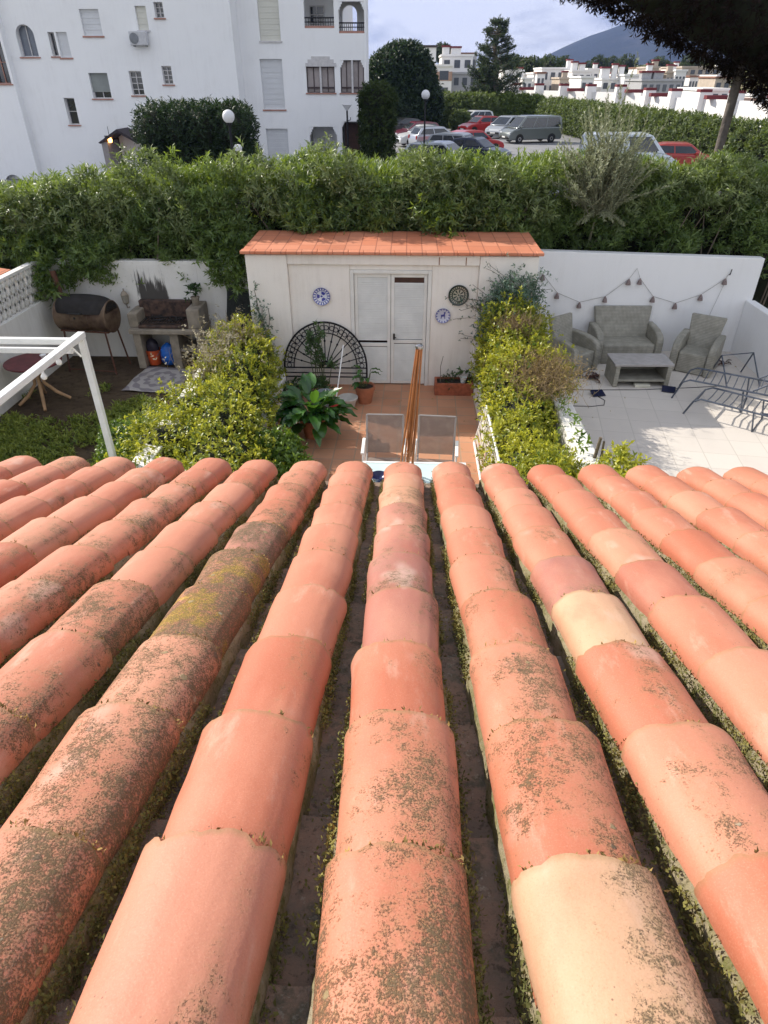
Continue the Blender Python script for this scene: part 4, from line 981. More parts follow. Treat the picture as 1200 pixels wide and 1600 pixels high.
def rattan_seat(label, name, cat, c, rz, w, group=None):
    """front faces -y; the back leans at +y"""
    o = thing(name, label, cat, c, rz, group)
    d = .66
    MB().prism([(-d / 2, 0), (d / 2, 0), (d / 2, .36), (-d / 2, .37)], -w / 2 + .09, w / 2 - .09, 'x').build('seat', M_RAT, o, local=True, bevel=.03, seg=3)
    b = MB(); x = w / 2 - .10; xt = w / 2 - .03
    b.add([(-x, .16, .34), (x, .16, .34), (xt, .33, .88), (-xt, .33, .88), (-x, .28, .30), (x, .28, .30), (xt, .40, .875), (-xt, .40, .875)],
          [(0, 1, 2, 3), (7, 6, 5, 4), (0, 4, 5, 1), (1, 5, 6, 2), (2, 6, 7, 3), (3, 7, 4, 0)]); b.build('backrest', M_RAT, o, local=True, bevel=.02, seg=2)
    for s_ in (-1, 1):
        pts = [(-.36, 0), (.33, 0), (.33, .60), (.12, .60), (-.08, .585), (-.24, .55), (-.335, .49), (-.365, .40)]
        x0 = s_ * (w / 2 - .088); x1 = s_ * (w / 2 + .04)
        a = MB().prism(pts, min(x0, x1), max(x0, x1), 'x'); a.build('armrest', M_RAT, o, local=True, bevel=.03, seg=3)
    return o
rattan_seat('grey rattan two-seat sofa against the white terrace wall', 'rattan_sofa', 'sofa', (4.10, 12.0, .15), R(2), 1.14)
rattan_seat('grey rattan armchair between the hedge and the rattan sofa', 'rattan_armchair', 'armchair', (3.02, 11.45, .15), R(38), .64, 'rattan armchairs')
rattan_seat('grey rattan armchair right of the sofa, turned towards the low table', 'rattan_armchair', 'armchair', (5.28, 11.50, .15), R(-33), .66, 'rattan armchairs')
ct = thing('rattan_table', 'low grey rattan coffee table with open shelf before the sofa', 'coffee table', (4.06, 10.85, .15), R(1))
MB().box(-.50, .50, -.27, .27, .37, .41).build('table_top', simple('frosted_grey_top', (.36, .34, .33), .25, spec=.5), ct, local=True, bevel=.006)
for s_ in (-1, 1): MB().prism([(-.27, 0), (.27, 0), (.27, .37), (-.27, .37)], s_ * .40, s_ * .475, 'x').build('side_panel', M_RAT, ct, local=True, bevel=.008)
MB().box(-.40, .40, -.26, .26, .10, .135).build('shelf', M_RAT, ct, local=True, bevel=.005)
MB().box(-.40, .40, .24, .265, .135, .37).build('back_panel', M_RAT, ct, local=True)
o = MB().box(-.13, .13, -.06, .06, 0, .05).build('small_tray', simple('cream_box', (.62, .60, .50), .6), None, local=True, bevel=.006); o.location = (4.10, 10.62, .15); tag(o, 'small cream tray on the floor under the coffee table', 'tray')
def solar(label, c, rz):
    o = thing('solar_panel', label, 'solar panel', c, rz, 'small solar panels of the string lights')
    M_ = Matrix.Rotation(R(14), 4, 'X'); MB().box(-.11, .11, -.085, .085, .03, .045, M_).build('panel', simple('solar_cell', (.015, .018, .05), .2), o, local=True, bevel=.004)
    MB().box(-.02, .02, -.02, .02, 0, .035).build('stand', M_BLACK, o, local=True); return o
solar('small dark solar panel on the terrace with a looping cable beside it', (3.25, 10.24, .15), R(12)); solar('small dark solar panel beside the right foot of the coffee table', (4.50, 10.44, .15), R(-18))
o = MB().tube([(2.42, 10.44, .156), (3.2, 10.43, .156), (4.0, 10.46, .156), (4.9, 10.58, .156), (5.4, 10.66, .156)], .006, 5).build('light_cable', M_BLACK); tag(o, 'long thin black cable lying straight across the terrace', 'cable')
o = MB().tube([(3.25, 10.16, .156), (3.32, 10.0, .156), (3.26, 9.82, .156), (3.05, 9.76, .156), (2.42, 9.78, .156)], .006, 5).build('light_cable', M_BLACK); tag(o, 'short black cable curving from the solar panel to the hedge', 'cable')
M_DEAD = simple('dead_leaf', (.10, .045, .035), .85, var=.5)
def dead(label, c, n, seed, r):
    rng = np.random.default_rng(seed); o = thing('dead_leaves', label, 'leaves', c); V = []; F = []
    for i in range(n):
        a = rng.uniform(0, 6.28); v, f = big_leaf((rng.normal(scale=r * .4), rng.normal(scale=r * .3), .015 + rng.uniform(0, .03)), (math.cos(a), math.sin(a), .25), rng.uniform(.12, .24), rng.uniform(.03, .07), .7, rng)
        F += [tuple(k + len(V) for k in q) for q in f]; V += v
    MB().add(V, F).build('curled_leaves', M_DEAD, o, local=True, smooth=True); return o
dead('curled dead brown leaves on the terrace in front of the left armchair', (3.32, 11.03, .15), 14, 4, .3)
dead('small clump of black dead leaves on the floor by the right wall', (5.86, 11.80, .15), 8, 6, .18); 
MB_ = MB()
# string of bells along the wall
lg_ = thing('string_light', 'string of little wicker bells strung in two swags on the terrace wall', 'string lights', (4.2, 12.38, 1.0))
sw_pts = [(2.40, 1.62), (2.51, 1.58), (2.82, 1.25), (3.26, 1.08), (3.72, 1.19), (4.09, 1.51), (4.20, 1.70), (4.29, 1.52), (4.60, 1.20), (5.04, 1.08), (5.47, 1.24), (5.83, 1.53), (5.88, 1.62)]
MB().tube([(x, 12.375, z) for x, z in sw_pts], .0045, 5).build('cable', simple('pale_cord', (.35, .33, .31), .7), lg_)
MB().tube([(5.86, 12.38, 1.55), (5.74, 12.385, .9), (5.62, 12.385, .3)], .003, 4).build('cable', simple('pale_cord', (.4, .4, .4), .7), lg_)
M_BELL = simple('wicker_bell', (.26, .20, .19), .8, var=.5, scale=40)
for i in (1, 2, 3, 4, 5, 7, 8, 9, 10, 11):
    x, z = sw_pts[i]; MB().lathe([(.048, -.10), (.045, -.09), (.038, -.055), (.024, -.02), (.012, 0), (.002, .01)], c=(x, 12.36, z), n=12).build('bell', M_BELL, lg_, smooth=False)
hk = MB(); hk.tube([(5.885, 12.40, 1.60), (5.885, 12.36, 1.60), (5.89, 12.35, 1.70)], .009, 5); hk.build('hook', M_BLACK, lg_)

# tubular sun-lounger frames
def lounger(label, A, B, wdt, back, mat, H=.36):
    A = Vector(A); B = Vector(B); d = (B - A); L = d.length; rz = math.atan2(d.y, d.x)
    o = thing('lounger_frame', label, 'lounger', ((A + B) / 2).to_tuple(), rz, 'bare sun lounger frames')
    x0, x1 = -L / 2, L / 2; w = wdt / 2
    f = MB()
    f.tube([(x0, -w, 0), (x0 + .10, -w, H - .06), (x0 + .2, -w, H), (x1 - .12, -w, H), (x1, -w, H - .05)], .015, 8)
    f.tube([(x0, w, 0), (x0 + .10, w, H - .06), (x0 + .2, w, H), (x1 - .12, w, H), (x1, w, H - .05)], .015, 8)
    f.tube([(x0 + .1, -w, H - .06), (x0 + .1, w, H - .06)], .013, 8); f.tube([(x1, -w, H - .05), (x1, w, H - .05)], .013, 8)
    f.build('frame', mat, o, local=True, smooth=True)
    for k in range(11):
        x = x0 + .28 + k * (L * .62 / 10); s_ = MB(); s_.tube([(x, -w, H - .005), (x, 0, H - .03), (x, w, H - .005)], .009, 6); s_.build('slat', mat, o, local=True, smooth=True)
    hx = x0 + L * .62
    bk_ = MB(); ca, sa = math.cos(back), math.sin(back)
    q = [(hx, -w + .03), (hx + .72 * ca, -w + .03), (hx + .72 * ca, w - .03), (hx, w - .03)]
    bk_.tube([(q[0][0], q[0][1], H + .01), (hx + .72 * ca, -w + .03, H + .01 + .72 * sa), (hx + .72 * ca, w - .03, H + .01 + .72 * sa), (hx, w - .03, H + .01)], .014, 8)
    for k in range(1, 6): bk_.tube([(hx + .12 * k * ca, -w + .03, H + .12 * k * sa), (hx + .12 * k * ca, w - .03, H + .12 * k * sa)], .008, 6)
    bk_.build('backrest', mat, o, local=True, smooth=True)
    for xx_ in (x0 + L * .55, x1 - .15):
        l_ = MB(); l_.tube([(xx_, -w, H), (xx_ + .06, -w, .0), (xx_ + .06, w, .0), (xx_, w, H)], .013, 8); l_.build('leg', mat, o, local=True, smooth=True)
    return o
lounger('dark grey lounger frame with bare bars and raised back, nearest the coffee table', (4.62, 10.42, .15), (6.18, 9.50, .15), .62, R(38), M_STEEL)
lounger('paler second lounger frame with bare bars, on the sunny part of the terrace', (4.62, 9.78, .15), (6.0, 8.72, .15), .58, R(8), M_STEEL, .30)
tf = MB(); tf.tube([(5.55, 10.6, .15), (5.45, 10.9, .62), (6.05, 11.05, .62), (6.15, 10.7, .15)], .013, 8); tf.tube([(5.45, 10.9, .62), (5.5, 11.25, .15)], .013, 8); tf.tube([(6.05, 11.05, .62), (6.1, 11.35, .15)], .013, 8)
o = tf.build('folding_stand', M_STEEL, None, smooth=True); tag(o, 'thin steel folding stand by the right wall behind the loungers', 'stand')
wsn = thing('white_rock', 'pale scalloped stone bowl peeping over the tile ends on the right', 'bowl', (3.25, 6.3, .15))
M_ROCK = simple('speckled_limestone', (.70, .66, .54), .85, var=.3, scale=12)
rng = np.random.default_rng(6); V = []; F = []; n = 28
for r_, z in ((.16, 0), (.19, .35), (.25, .52), (.265, .55), (.22, .55), (.15, .48)):
    for k in range(n):
        a = 2 * math.pi * k / n; V.append((r_ * math.cos(a) * (1 + .05 * math.sin(9 * a)), r_ * math.sin(a) * (1 + .05 * math.sin(9 * a)), z + .02 * math.sin(9 * a) * (z > .4)))
for i in range(5):
    for k in range(n): F.append((i * n + k, i * n + (k + 1) % n, (i + 1) * n + (k + 1) % n, (i + 1) * n + k))
F.append(tuple(range(n - 1, -1, -1))); F.append(tuple(5 * n + k for k in range(n)))
MB().add(V, F).build('stone_bowl', M_ROCK, wsn, local=True, smooth=True)

# ------------------------------------------------------------------ vegetation
M_OLE = leaf_mat('leaf_oleander', (.032, .07, .02), (.175, .25, .08), (.38, .5, .04), .32, .42, .42)
M_INNER = simple('dark_core_fill', (.022, .026, .012), .95, var=.5, scale=5, bump=.6, bs=8, bd=.05)  # dark colour for the solid light-blocking cores
M_PRIV = leaf_mat('leaf_privet', (.06, .135, .015), (.52, .50, .055), (.70, .70, .06), .42, .4, .5)
M_PRIVG = leaf_mat('leaf_privet_green', (.025, .08, .012), (.14, .22, .03), (.3, .45, .04), .33, .4, .5)
M_DRY = leaf_mat('dry_leaf', (.22, .15, .06), (.42, .32, .12), (.35, .28, .08), .25, .7, .2)
M_TWIG = simple('dry_twig', (.33, .24, .13), .85, var=.4, scale=15)

def tints(n, rep, mean, sd, rng): return np.repeat(np.clip(rng.normal(mean, sd, n), 0, 1), rep)

# --- the long oleander hedge behind the garden walls
hg = thing('garden_hedge', 'long tall oleander hedge running right behind the shed and the garden walls', 'hedge', (0, 13.4, 0))
def hz_top(x): return 3.06 - np.where(x < 0, .0085 * x * x, .003 * x * x)
def hy_front(x): return np.where(x < -2.8, 12.30 + .0 * x, np.where(x < 2.2, 12.62, 12.95))
def hedge_points(n, rng):
    x = rng.uniform(-11.5, 10.5, n); face = rng.uniform(size=n)
    top = hz_top(x); yf = hy_front(x)
    isf = face < .62
    z = np.where(isf, 1.30 + (top - 1.30) * rng.uniform(0, 1, n) ** .85, top)
    y = np.where(isf, yf, yf + rng.uniform(0, 1.8, n))
    nrm = np.where(isf[:, None], np.array([0, -1.0, .25]), np.array([0, -.1, 1.0]))
    P = np.stack([x, y, z], 1)
    bul = wob(P, 1.35, 2.0) * .26 + wob(P, 3.0, 5.0) * .17 + wob(P, 6.5, 1.0) * .06
    near_top = np.clip((z - (top - .45)) / .45, 0, 1) * isf       # rounded shoulder
    P = P + unit(nrm) * (bul - .26 * near_top ** 2)[:, None]
    return P, nrm, isf, bul
rng = np.random.default_rng(77)
P, N_, isf, bul = hedge_points(44000, rng)
dep = rng.exponential(.13, len(P)); keep = (bul + rng.normal(scale=.10, size=len(P)) > -.13)
# gaps in the foliage where the dark core shows
P, N_, isf, dep = P[keep], N_[keep], isf[keep], dep[keep]
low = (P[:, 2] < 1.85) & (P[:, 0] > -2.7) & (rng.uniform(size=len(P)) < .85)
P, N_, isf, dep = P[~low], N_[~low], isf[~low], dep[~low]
P = P - unit(N_) * dep[:, None]
A = unit(N_) * .6 + np.array([0, 0, .55]) + rng.normal(scale=.42, size=P.shape)
V, F = sprigs(P, A, 8, .112, .023, rng, (22, 70), .11, .35, .35)
tn = np.clip(rng.normal(.54, .2, len(P)) + (P[:, 2] > hz_top(P[:, 0]) - .12) * .3 + wob(P, .9, 4) * .14, 0, 1)  # leaves near the top tinted lighter, sunlit crest put into the tint
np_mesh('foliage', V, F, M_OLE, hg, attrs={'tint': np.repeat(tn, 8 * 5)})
# upright shoots along the top
n = 2600; x = rng.uniform(-11.5, 10.5, n); yy = hy_front(x) + rng.uniform(.0, 1.7, n)
P = np.stack([x, yy, hz_top(x) + rng.uniform(-.02, .17, n) * (1 + .5 * np.sin(x * 3.3))], 1); A = np.array([0, 0, 1.0]) + rng.normal(scale=.22, size=P.shape)
V, F = sprigs(P, A, 9, .12, .022, rng, (12, 50), .14, .3, .2)
np_mesh('shoots', V, F, M_OLE, hg, attrs={'tint': tints(n, 45, .72, .18, rng)})
# boughs drooping over the left wall and the shed roof
C = []; A = []
for (bx0, by0, bz0, bx1, by1, bz1, w, m) in ((-6.9, 12.3, 2.2, -6.4, 11.75, 1.38, .42, 260), (-5.9, 12.3, 2.2, -5.75, 12.0, 1.75, .4, 150), (-3.7, 12.2, 2.4, -3.25, 11.85, 1.62, .26, 120), (-3.3, 12.2, 2.5, -2.95, 11.75, 1.45, .16, 80),
                                              (-1.9, 12.6, 2.9, -1.7, 12.15, 2.42, .42, 170), (.55, 12.6, 2.8, .60, 12.1, 2.45, .45, 190), (-.6, 12.6, 2.8, -.6, 12.3, 2.5, .4, 80), (1.7, 12.6, 2.8, 1.7, 12.4, 2.5, .3, 60), (-7.9, 12.3, 2.2, -7.7, 11.7, 1.5, .6, 220)):
    u = rng.uniform(0, 1, m)[:, None]; p = np.array([bx0, by0, bz0]) * (1 - u) + np.array([bx1, by1, bz1]) * u + rng.normal(scale=w * .45, size=(m, 3)) * np.array([1, .5, .6])
    C.append(p); A.append(np.tile([0.0, -.7, -.25], (m, 1)) + rng.normal(scale=.4, size=(m, 3)))
C = np.concatenate(C); A = np.concatenate(A); V, F = sprigs(C, A, 9, .14, .028, rng, (20, 65), .12, .3, .4)
np_mesh('drooping_boughs', V, F, M_OLE, hg, attrs={'tint': tints(len(C), 45, .5, .22, rng)})
cl_ = [(430, 300, .42), (520, 262, .35), (640, 318, .45), (600, 345, .3), (250, 300, .45), (180, 345, .4), (100, 330, .5), (300, 365, .35), (700, 285, .35), (775, 300, .4), (830, 330, .3), (1010, 300, .4), (1100, 290, .45), (1170, 320, .4), (470, 330, .35), (560, 300, .3), (390, 270, .35), (220, 270, .35), (150, 300, .35), (660, 270, .3), (740, 330, .3), (870, 280, .3), (1140, 280, .35), (980, 330, .3), (280, 330, .3), (40, 330, .35), (140, 400, .35), (930, 290, .3)]
cb_ = []
for px, py, r in cl_:
    x_ = at(px, py, y=12.4)[0]; yy_ = float(hy_front(np.array(x_))) - .02; q = at(px, py, y=yy_); cb_.append((q[0], yy_, q[2], r, .16, r * .8))
CLUMPS = cb_
# solid dark core, added to block light behind the leaves
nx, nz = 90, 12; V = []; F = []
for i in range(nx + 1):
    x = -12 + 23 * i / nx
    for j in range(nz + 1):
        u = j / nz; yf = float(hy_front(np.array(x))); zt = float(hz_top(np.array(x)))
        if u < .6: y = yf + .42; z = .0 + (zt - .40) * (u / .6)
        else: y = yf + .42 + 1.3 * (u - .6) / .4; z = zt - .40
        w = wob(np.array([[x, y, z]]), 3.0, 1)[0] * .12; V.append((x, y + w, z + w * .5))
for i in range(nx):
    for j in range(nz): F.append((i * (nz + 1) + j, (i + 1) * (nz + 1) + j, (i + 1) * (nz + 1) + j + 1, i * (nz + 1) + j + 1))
MB().add(V, F).build('dark_core', M_INNER, hg, smooth=True)
st = MB(); rng = np.random.default_rng(78)
for i in range(70):
    x = rng.uniform(-10, 10); yf = float(hy_front(np.array(x))) + rng.uniform(.0, .25); st.tube([(x, yf + .1, 0), (x + rng.normal(scale=.15), yf, 1.6), (x + rng.normal(scale=.3), yf + rng.normal(scale=.1), 2.7)], [.022, .016, .008], 5)
st.build('stems', M_BARK, hg, smooth=True)

# --- grey-green olive sucker growing out of the hedge
ol = thing('olive_sapling', 'feathery grey-green olive sapling sticking out above the hedge', 'tree', (3.45, 12.9, 0))
rng = np.random.default_rng(79); tr_ = MB(); C = []; A = []
tr_.tube([(3.45, 13.3, 0), (3.43, 13.2, 1.6), (3.42, 12.85, 2.45)], [.035, .028, .02], 6)
for i in range(300):
    a = float(np.clip(rng.normal(0, .55), -1.3, 1.3)); p = Vector((3.42 + rng.normal(scale=.16), 12.74 + rng.normal(scale=.10), 2.50 + abs(rng.normal(scale=.30))))
    d = Vector((math.sin(a) * .95, rng.normal(scale=.33) - .12, math.cos(a) * .9 + .1)).normalized(); L = rng.uniform(.4, 1.6) * (1 - .3 * abs(a)); k = 7; pts = [p.copy()]
    for j in range(k):
        p = p + d * L / k; d = (d + Vector((rng.normal(scale=.06), rng.normal(scale=.06), -.02 + .03 * (a > .3)))).normalized(); pts.append(p.copy())
        for _ in range(6): C.append(tuple(p - d * L / k * rng.uniform(0, 1))); A.append(tuple(d + Vector((0, 0, .1))))
    tr_.tube(pts, [.005 * (1 - j / (k + 1)) + .0015 for j in range(k + 1)], 4, cap=False)
for i in range(16):
    a = rng.uniform(-.9, .9); p = Vector((3.42, 12.68, 2.55)); d = Vector((math.sin(a), -.25, .12)).normalized(); pts = [p.copy()]
    for j in range(6): p = p + d * .07; d = (d + Vector((0, -.05, -.16))).normalized(); pts.append(p.copy()); C += [tuple(p)] * 3; A += [tuple(d)] * 3
    tr_.tube(pts, .003, 4, cap=False)
tr_.build('branches', simple('olive_twig', (.26, .25, .16), .85, var=.3), ol, smooth=True); C = np.array(C)
M_OLIVE = leaf_mat('leaf_olive', (.19, .22, .13), (.46, .48, .32), (.34, .38, .18), .25, .5, .4)
V, F = sprigs(C, np.array(A), 3, .062, .015, rng, (15, 60), .06, .35, .1)
np_mesh('foliage', V, F, M_OLIVE, ol, attrs={'tint': tints(len(C), 15, .5, .25, rng)})

# --- privet hedges dividing the gardens
def blob_hedge(parent, blobs, n, nleaf, L, Wd, mat, seed, mean=.5, sd=.25, name='foliage', up=.5, dep=.06, fuzz=.05, vis=True, core=True, dens=None):
    """blobs: (cx,cy,cz,rx,ry,rz); leaves over the surface of their union"""
    rng = np.random.default_rng(seed); B = np.array(blobs); area = (B[:, 3] * B[:, 4] + B[:, 4] * B[:, 5] + B[:, 3] * B[:, 5])
    idx = rng.choice(len(B), n, p=area / area.sum()); d = unit(rng.normal(size=(n, 3))); P = B[idx, :3] + d * B[idx, 3:] 
    nr = unit(d / B[idx, 3:])
    P = P + nr * (wob(P, 5.0, seed) * .055 + wob(P, 13.0, seed + 2) * .03 + rng.normal(scale=fuzz * .5, size=n) - rng.exponential(dep, n))[:, None]
    ok = np.ones(n, bool)
    for j, b in enumerate(B):
        q = ((P - b[:3]) / (b[3:] * .86)); ok &= ((q * q).sum(1) > 1) | (idx == j) & ((q * q).sum(1) > .6)
    ok &= P[:, 2] > .03
    if dens is not None: ok &= dens(P, rng)
    P, nr = P[ok], nr[ok]
    A = nr * .7 + np.array([0, 0, up]) + rng.normal(scale=.45, size=P.shape)
    V, F = sprigs(P, A, nleaf, L, Wd, rng, (25, 80), L * 1.1, .35, .3)
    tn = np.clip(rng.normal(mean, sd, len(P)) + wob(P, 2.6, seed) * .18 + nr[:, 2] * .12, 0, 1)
    o = np_mesh(name, V, F, mat, parent, attrs={'tint': np.repeat(tn, nleaf * 5)})
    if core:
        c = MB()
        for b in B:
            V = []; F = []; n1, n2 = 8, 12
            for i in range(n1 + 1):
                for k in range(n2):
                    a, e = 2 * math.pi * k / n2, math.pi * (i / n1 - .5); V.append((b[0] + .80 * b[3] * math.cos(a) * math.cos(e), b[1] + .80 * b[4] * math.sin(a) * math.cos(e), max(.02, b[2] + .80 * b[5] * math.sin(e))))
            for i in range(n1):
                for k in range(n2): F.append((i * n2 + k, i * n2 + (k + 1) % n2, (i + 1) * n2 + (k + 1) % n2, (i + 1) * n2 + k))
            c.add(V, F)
        c.build('dark_core', M_INNER, parent, smooth=True)  # solid core added to block light inside the foliage
    return o
def twigs(parent, C, n, L, seed, up=1.0, r=.003, name='dry_twigs', side=.6):
    rng = np.random.default_rng(seed); m = MB(); C = np.array(C)
    for i in range(n):
        c = C[rng.integers(len(C))]; p = Vector(c[:3] + rng.normal(size=3) * c[3:6]); d = Vector((rng.normal(scale=side), rng.normal(scale=side) - .25, up)).normalized(); pts = [p.copy()]
        for j in range(4): p = p + d * L * rng.uniform(.2, .32); d = (d + Vector(rng.normal(scale=.22, size=3))).normalized(); pts.append(p.copy())
        m.tube(pts, [r, r, r * .8, r * .6, r * .4], 4, cap=False)
        q = pts[2]; m.tube([q, q + Vector(rng.normal(scale=.06, size=3)) + d * .07], r * .5, 3, cap=False)
    return m.build(name, M_TWIG, parent)
blob_hedge(hg, CLUMPS, 5600, 9, .12, .025, leaf_mat('leaf_lit_oleander', (.055, .09, .03), (.26, .31, .14), (.34, .46, .06), .3, .42, .4), 199, .6, .25, name='lit_clumps', up=.7, dep=.05, fuzz=.1, core=False)  # clumps of paler leaves, their lit look put into the colour
hl = thing('privet_hedge', 'yellow-green privet hedge on the left side of the terracotta patio', 'hedge', (-2.6, 8.5, 0))
bl = [(-2.75, 10.25, .55, .50, .60, .75), (-2.50, 9.9, .55, .45, .6, .62), (-2.45, 9.2, .5, .48, .6, .62), (-2.95, 9.35, .5, .35, .6, .50), (-2.5, 8.5, .45, .55, .6, .58), (-2.45, 7.8, .45, .62, .6, .58), (-3.06, 8.3, .45, .44, .6, .50), (-2.35, 7.1, .4, .62, .6, .55), (-3.08, 7.4, .42, .58, .6, .52), (-2.3, 6.5, .35, .6, .6, .5), (-3.1, 6.7, .3, .6, .6, .45), (-2.6, 5.9, .3, .9, .5, .45)]
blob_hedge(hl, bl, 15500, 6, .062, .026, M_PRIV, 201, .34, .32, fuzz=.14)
twigs(hl, [(-2.9, 9.3, .95, .2, .35, .05), (-2.7, 10.1, 1.1, .2, .2, .05)], 170, .34, 202)
n = 260; rng = np.random.default_rng(203); C = np.array([-2.85, 9.6, 1.18]) + rng.normal(size=(n, 3)) * np.array([.22, .55, .10]); V, F = sprigs(C, rng.normal(size=(n, 3)) + np.array([0, 0, .8]), 5, .05, .024, rng)
np_mesh('pale_dry_leaves', V, F, leaf_mat('bleached_leaf', (.26, .22, .14), (.48, .43, .32), (.4, .36, .2), .2, .7, .2), hl, attrs={'tint': tints(n, 25, .6, .3, rng)})
lb = thing('round_bush', 'rounded dark green bush beside the white pergola post', 'bush', (-3.85, 7.7, 0))
blob_hedge(lb, [(-3.72, 7.75, .28, .42, .42, .42), (-3.55, 7.3, .22, .34, .34, .34)], 3400, 6, .055, .024, M_PRIVG, 205, .4, .25)
lb2 = thing('patio_bush', 'low green bush at the patio end of the left hedge, by the roof edge', 'bush', (-1.75, 7.5, 0))
blob_hedge(lb2, [(-1.72, 7.6, .25, .38, .4, .36), (-1.45, 7.25, .18, .28, .3, .26)], 2400, 5, .075, .034, M_PRIVG, 206, .5, .25)

hr = thing('privet_hedge', 'yellow-green privet hedge with a bare twiggy patch, between patio and terrace', 'hedge', (1.75, 8.5, 0))
br2 = [(1.72, 10.35, .8, .50, .42, .85), (1.72, 9.85, .7, .52, .5, .70), (1.78, 9.2, .62, .56, .55, .66), (2.02, 9.35, .70, .45, .5, .55), (1.70, 8.5, .50, .44, .55, .46), (1.57, 7.8, .42, .40, .55, .40), (1.57, 7.1, .42, .40, .55, .38), (1.70, 6.5, .45, .50, .5, .50), (1.80, 5.9, .4, .6, .5, .5)]
def no_dry(P, rng):
    dry = np.exp(-(((P[:, 0] - 2.0) / .42) ** 2 + ((P[:, 1] - 8.95) / .62) ** 2)) * (P[:, 2] > .75) + .75 * np.exp(-(((P[:, 0] - 1.7) / .25) ** 2 + ((P[:, 1] - 10.0) / .25) ** 2)) * (P[:, 2] > 1.2)
    return rng.uniform(size=len(P)) > dry * .95
blob_hedge(hr, br2, 15500, 6, .062, .027, M_PRIV, 211, .45, .32, fuzz=.14, dens=no_dry)
twigs(hr, [(2.0, 8.95, .98, .22, .32, .08), (2.0, 8.9, .95, .25, .3, .08), (1.95, 8.7, .9, .2, .25, .06), (1.7, 10.0, 1.30, .12, .12, .05)], 900, .30, 212, .9, .0032)
n = 900; rng = np.random.default_rng(213); C = np.array([2.0, 8.95, 1.08]) + rng.normal(size=(n, 3)) * np.array([.24, .34, .08]); V, F = sprigs(C, rng.normal(size=(n, 3)) + np.array([0, 0, .8]), 3, .04, .014, rng)
np_mesh('dry_leaves', V, F, M_DRY, hr, attrs={'tint': tints(n, 15, .5, .3, rng)})
rb = thing('corner_bush', 'loose yellow-green bush at the near end of the right planter wall', 'bush', (2.35, 6.6, 0))
blob_hedge(rb, [(2.25, 6.35, .48, .28, .32, .38), (2.55, 6.62, .60, .2, .28, .40), (2.1, 6.1, .5, .4, .4, .42)], 2300, 5, .075, .030, M_PRIV, 215, .55, .25, core=False)
MB().tube([(2.30, 7.02, .1), (2.33, 7.0, .6), (2.36, 6.98, 1.02)], [.03, .026, .02], 8).build('trunk', M_BARK, rb, smooth=True)
MB().tube([(2.40, 7.0, .1), (2.42, 6.98, .6), (2.40, 6.96, .98)], [.02, .018, .014], 8).build('trunk', M_BARK, rb, smooth=True)
# sprays hanging over the white planter wall
n = 26; rng = np.random.default_rng(216); C = np.stack([2.12 + rng.uniform(-.05, .10, n), rng.uniform(6.9, 8.6, n), .80 + rng.uniform(0, .16, n)], 1); V, F = sprigs(C, rng.normal(size=(n, 3)) + np.array([.5, 0, .6]), 5, .085, .03, rng)
np_mesh('drooping_sprays', V, F, M_PRIVG, hr, attrs={'tint': tints(n, 25, .5, .3, rng)})
# blue-green creeper on the right pier of the shed
cr = thing('creeper', 'wispy blue-green creeper climbing the right pier of the shed', 'creeper', (1.7, 10.7, 0))
blob_hedge(cr, [(1.72, 10.62, 1.45, .38, .16, .45), (1.66, 10.60, 1.15, .42, .2, .4), (1.85, 10.62, 1.7, .28, .14, .25)], 3000, 5, .055, .018, M_BLUEG, 221, .45, .25, fuzz=.22, core=False)
blob_hedge(cr, [(1.9, 10.5, 1.1, .42, .25, .35)], 900, 5, .06, .022, M_PRIV, 222, .4, .25, fuzz=.2, core=False, name='yellow_foliage')
rng = np.random.default_rng(223); tw = MB(); C = []; A = []
for i in range(46):
    s_ = rng.choice([-1, -1, 1]); p = Vector((1.65 + rng.normal(scale=.2), 10.72, rng.uniform(.8, 1.9))); d = Vector((s_ * rng.uniform(.5, 1), -.05, rng.uniform(-.15, .5))).normalized(); pts = [p.copy()]
    for j in range(6):
        p = p + d * rng.uniform(.06, .12); p.y = 10.74 + .10 * (p.x < 1.18); d = (d + Vector((rng.normal(scale=.15), 0, rng.normal(scale=.18) - .05))).normalized(); pts.append(p.copy())
        C.append(tuple(p)); A.append((rng.normal(), -.8, rng.normal()))
    tw.tube(pts, .0035, 4, cap=False)
tw.build('twigs', M_BARK, cr); C = np.array(C); V, F = sprigs(C, np.array(A), 3, .045, .016, rng, stem=.04)
np_mesh('tendril_leaves', V, F, M_BLUEG, cr, attrs={'tint': tints(len(C), 15, .3, .25, rng)})

# weeds and grass in the sunny strip of the left garden
rng = np.random.default_rng(231); n = 15000
C = np.stack([rng.uniform(-6.5, -3.3, n), rng.uniform(5.2, 10.6, n), np.zeros(n)], 1)
k = wob(C, 1.6, 3) + (9.5 - C[:, 1]) * .40 - .25 * (C[:, 1] > 9.4); C = C[k > rng.uniform(-.3, .9, n)]
V, F = sprigs(C, np.tile([0, 0, 1.0], (len(C), 1)) + rng.normal(scale=.3, size=C.shape), 8, .085, .019, rng, (15, 75), .03, .5, .5)
V[:, 2] = np.maximum(V[:, 2], -.015)
o = np_mesh('weeds', V, F, leaf_mat('leaf_weed', (.07, .12, .02), (.33, .37, .07), (.35, .42, .04), .3, .5, .3), None, attrs={'tint': tints(len(C), 40, .5, .25, rng)})
tag(o, 'short weedy grass on the soil of the left garden', 'weeds', kind='stuff')

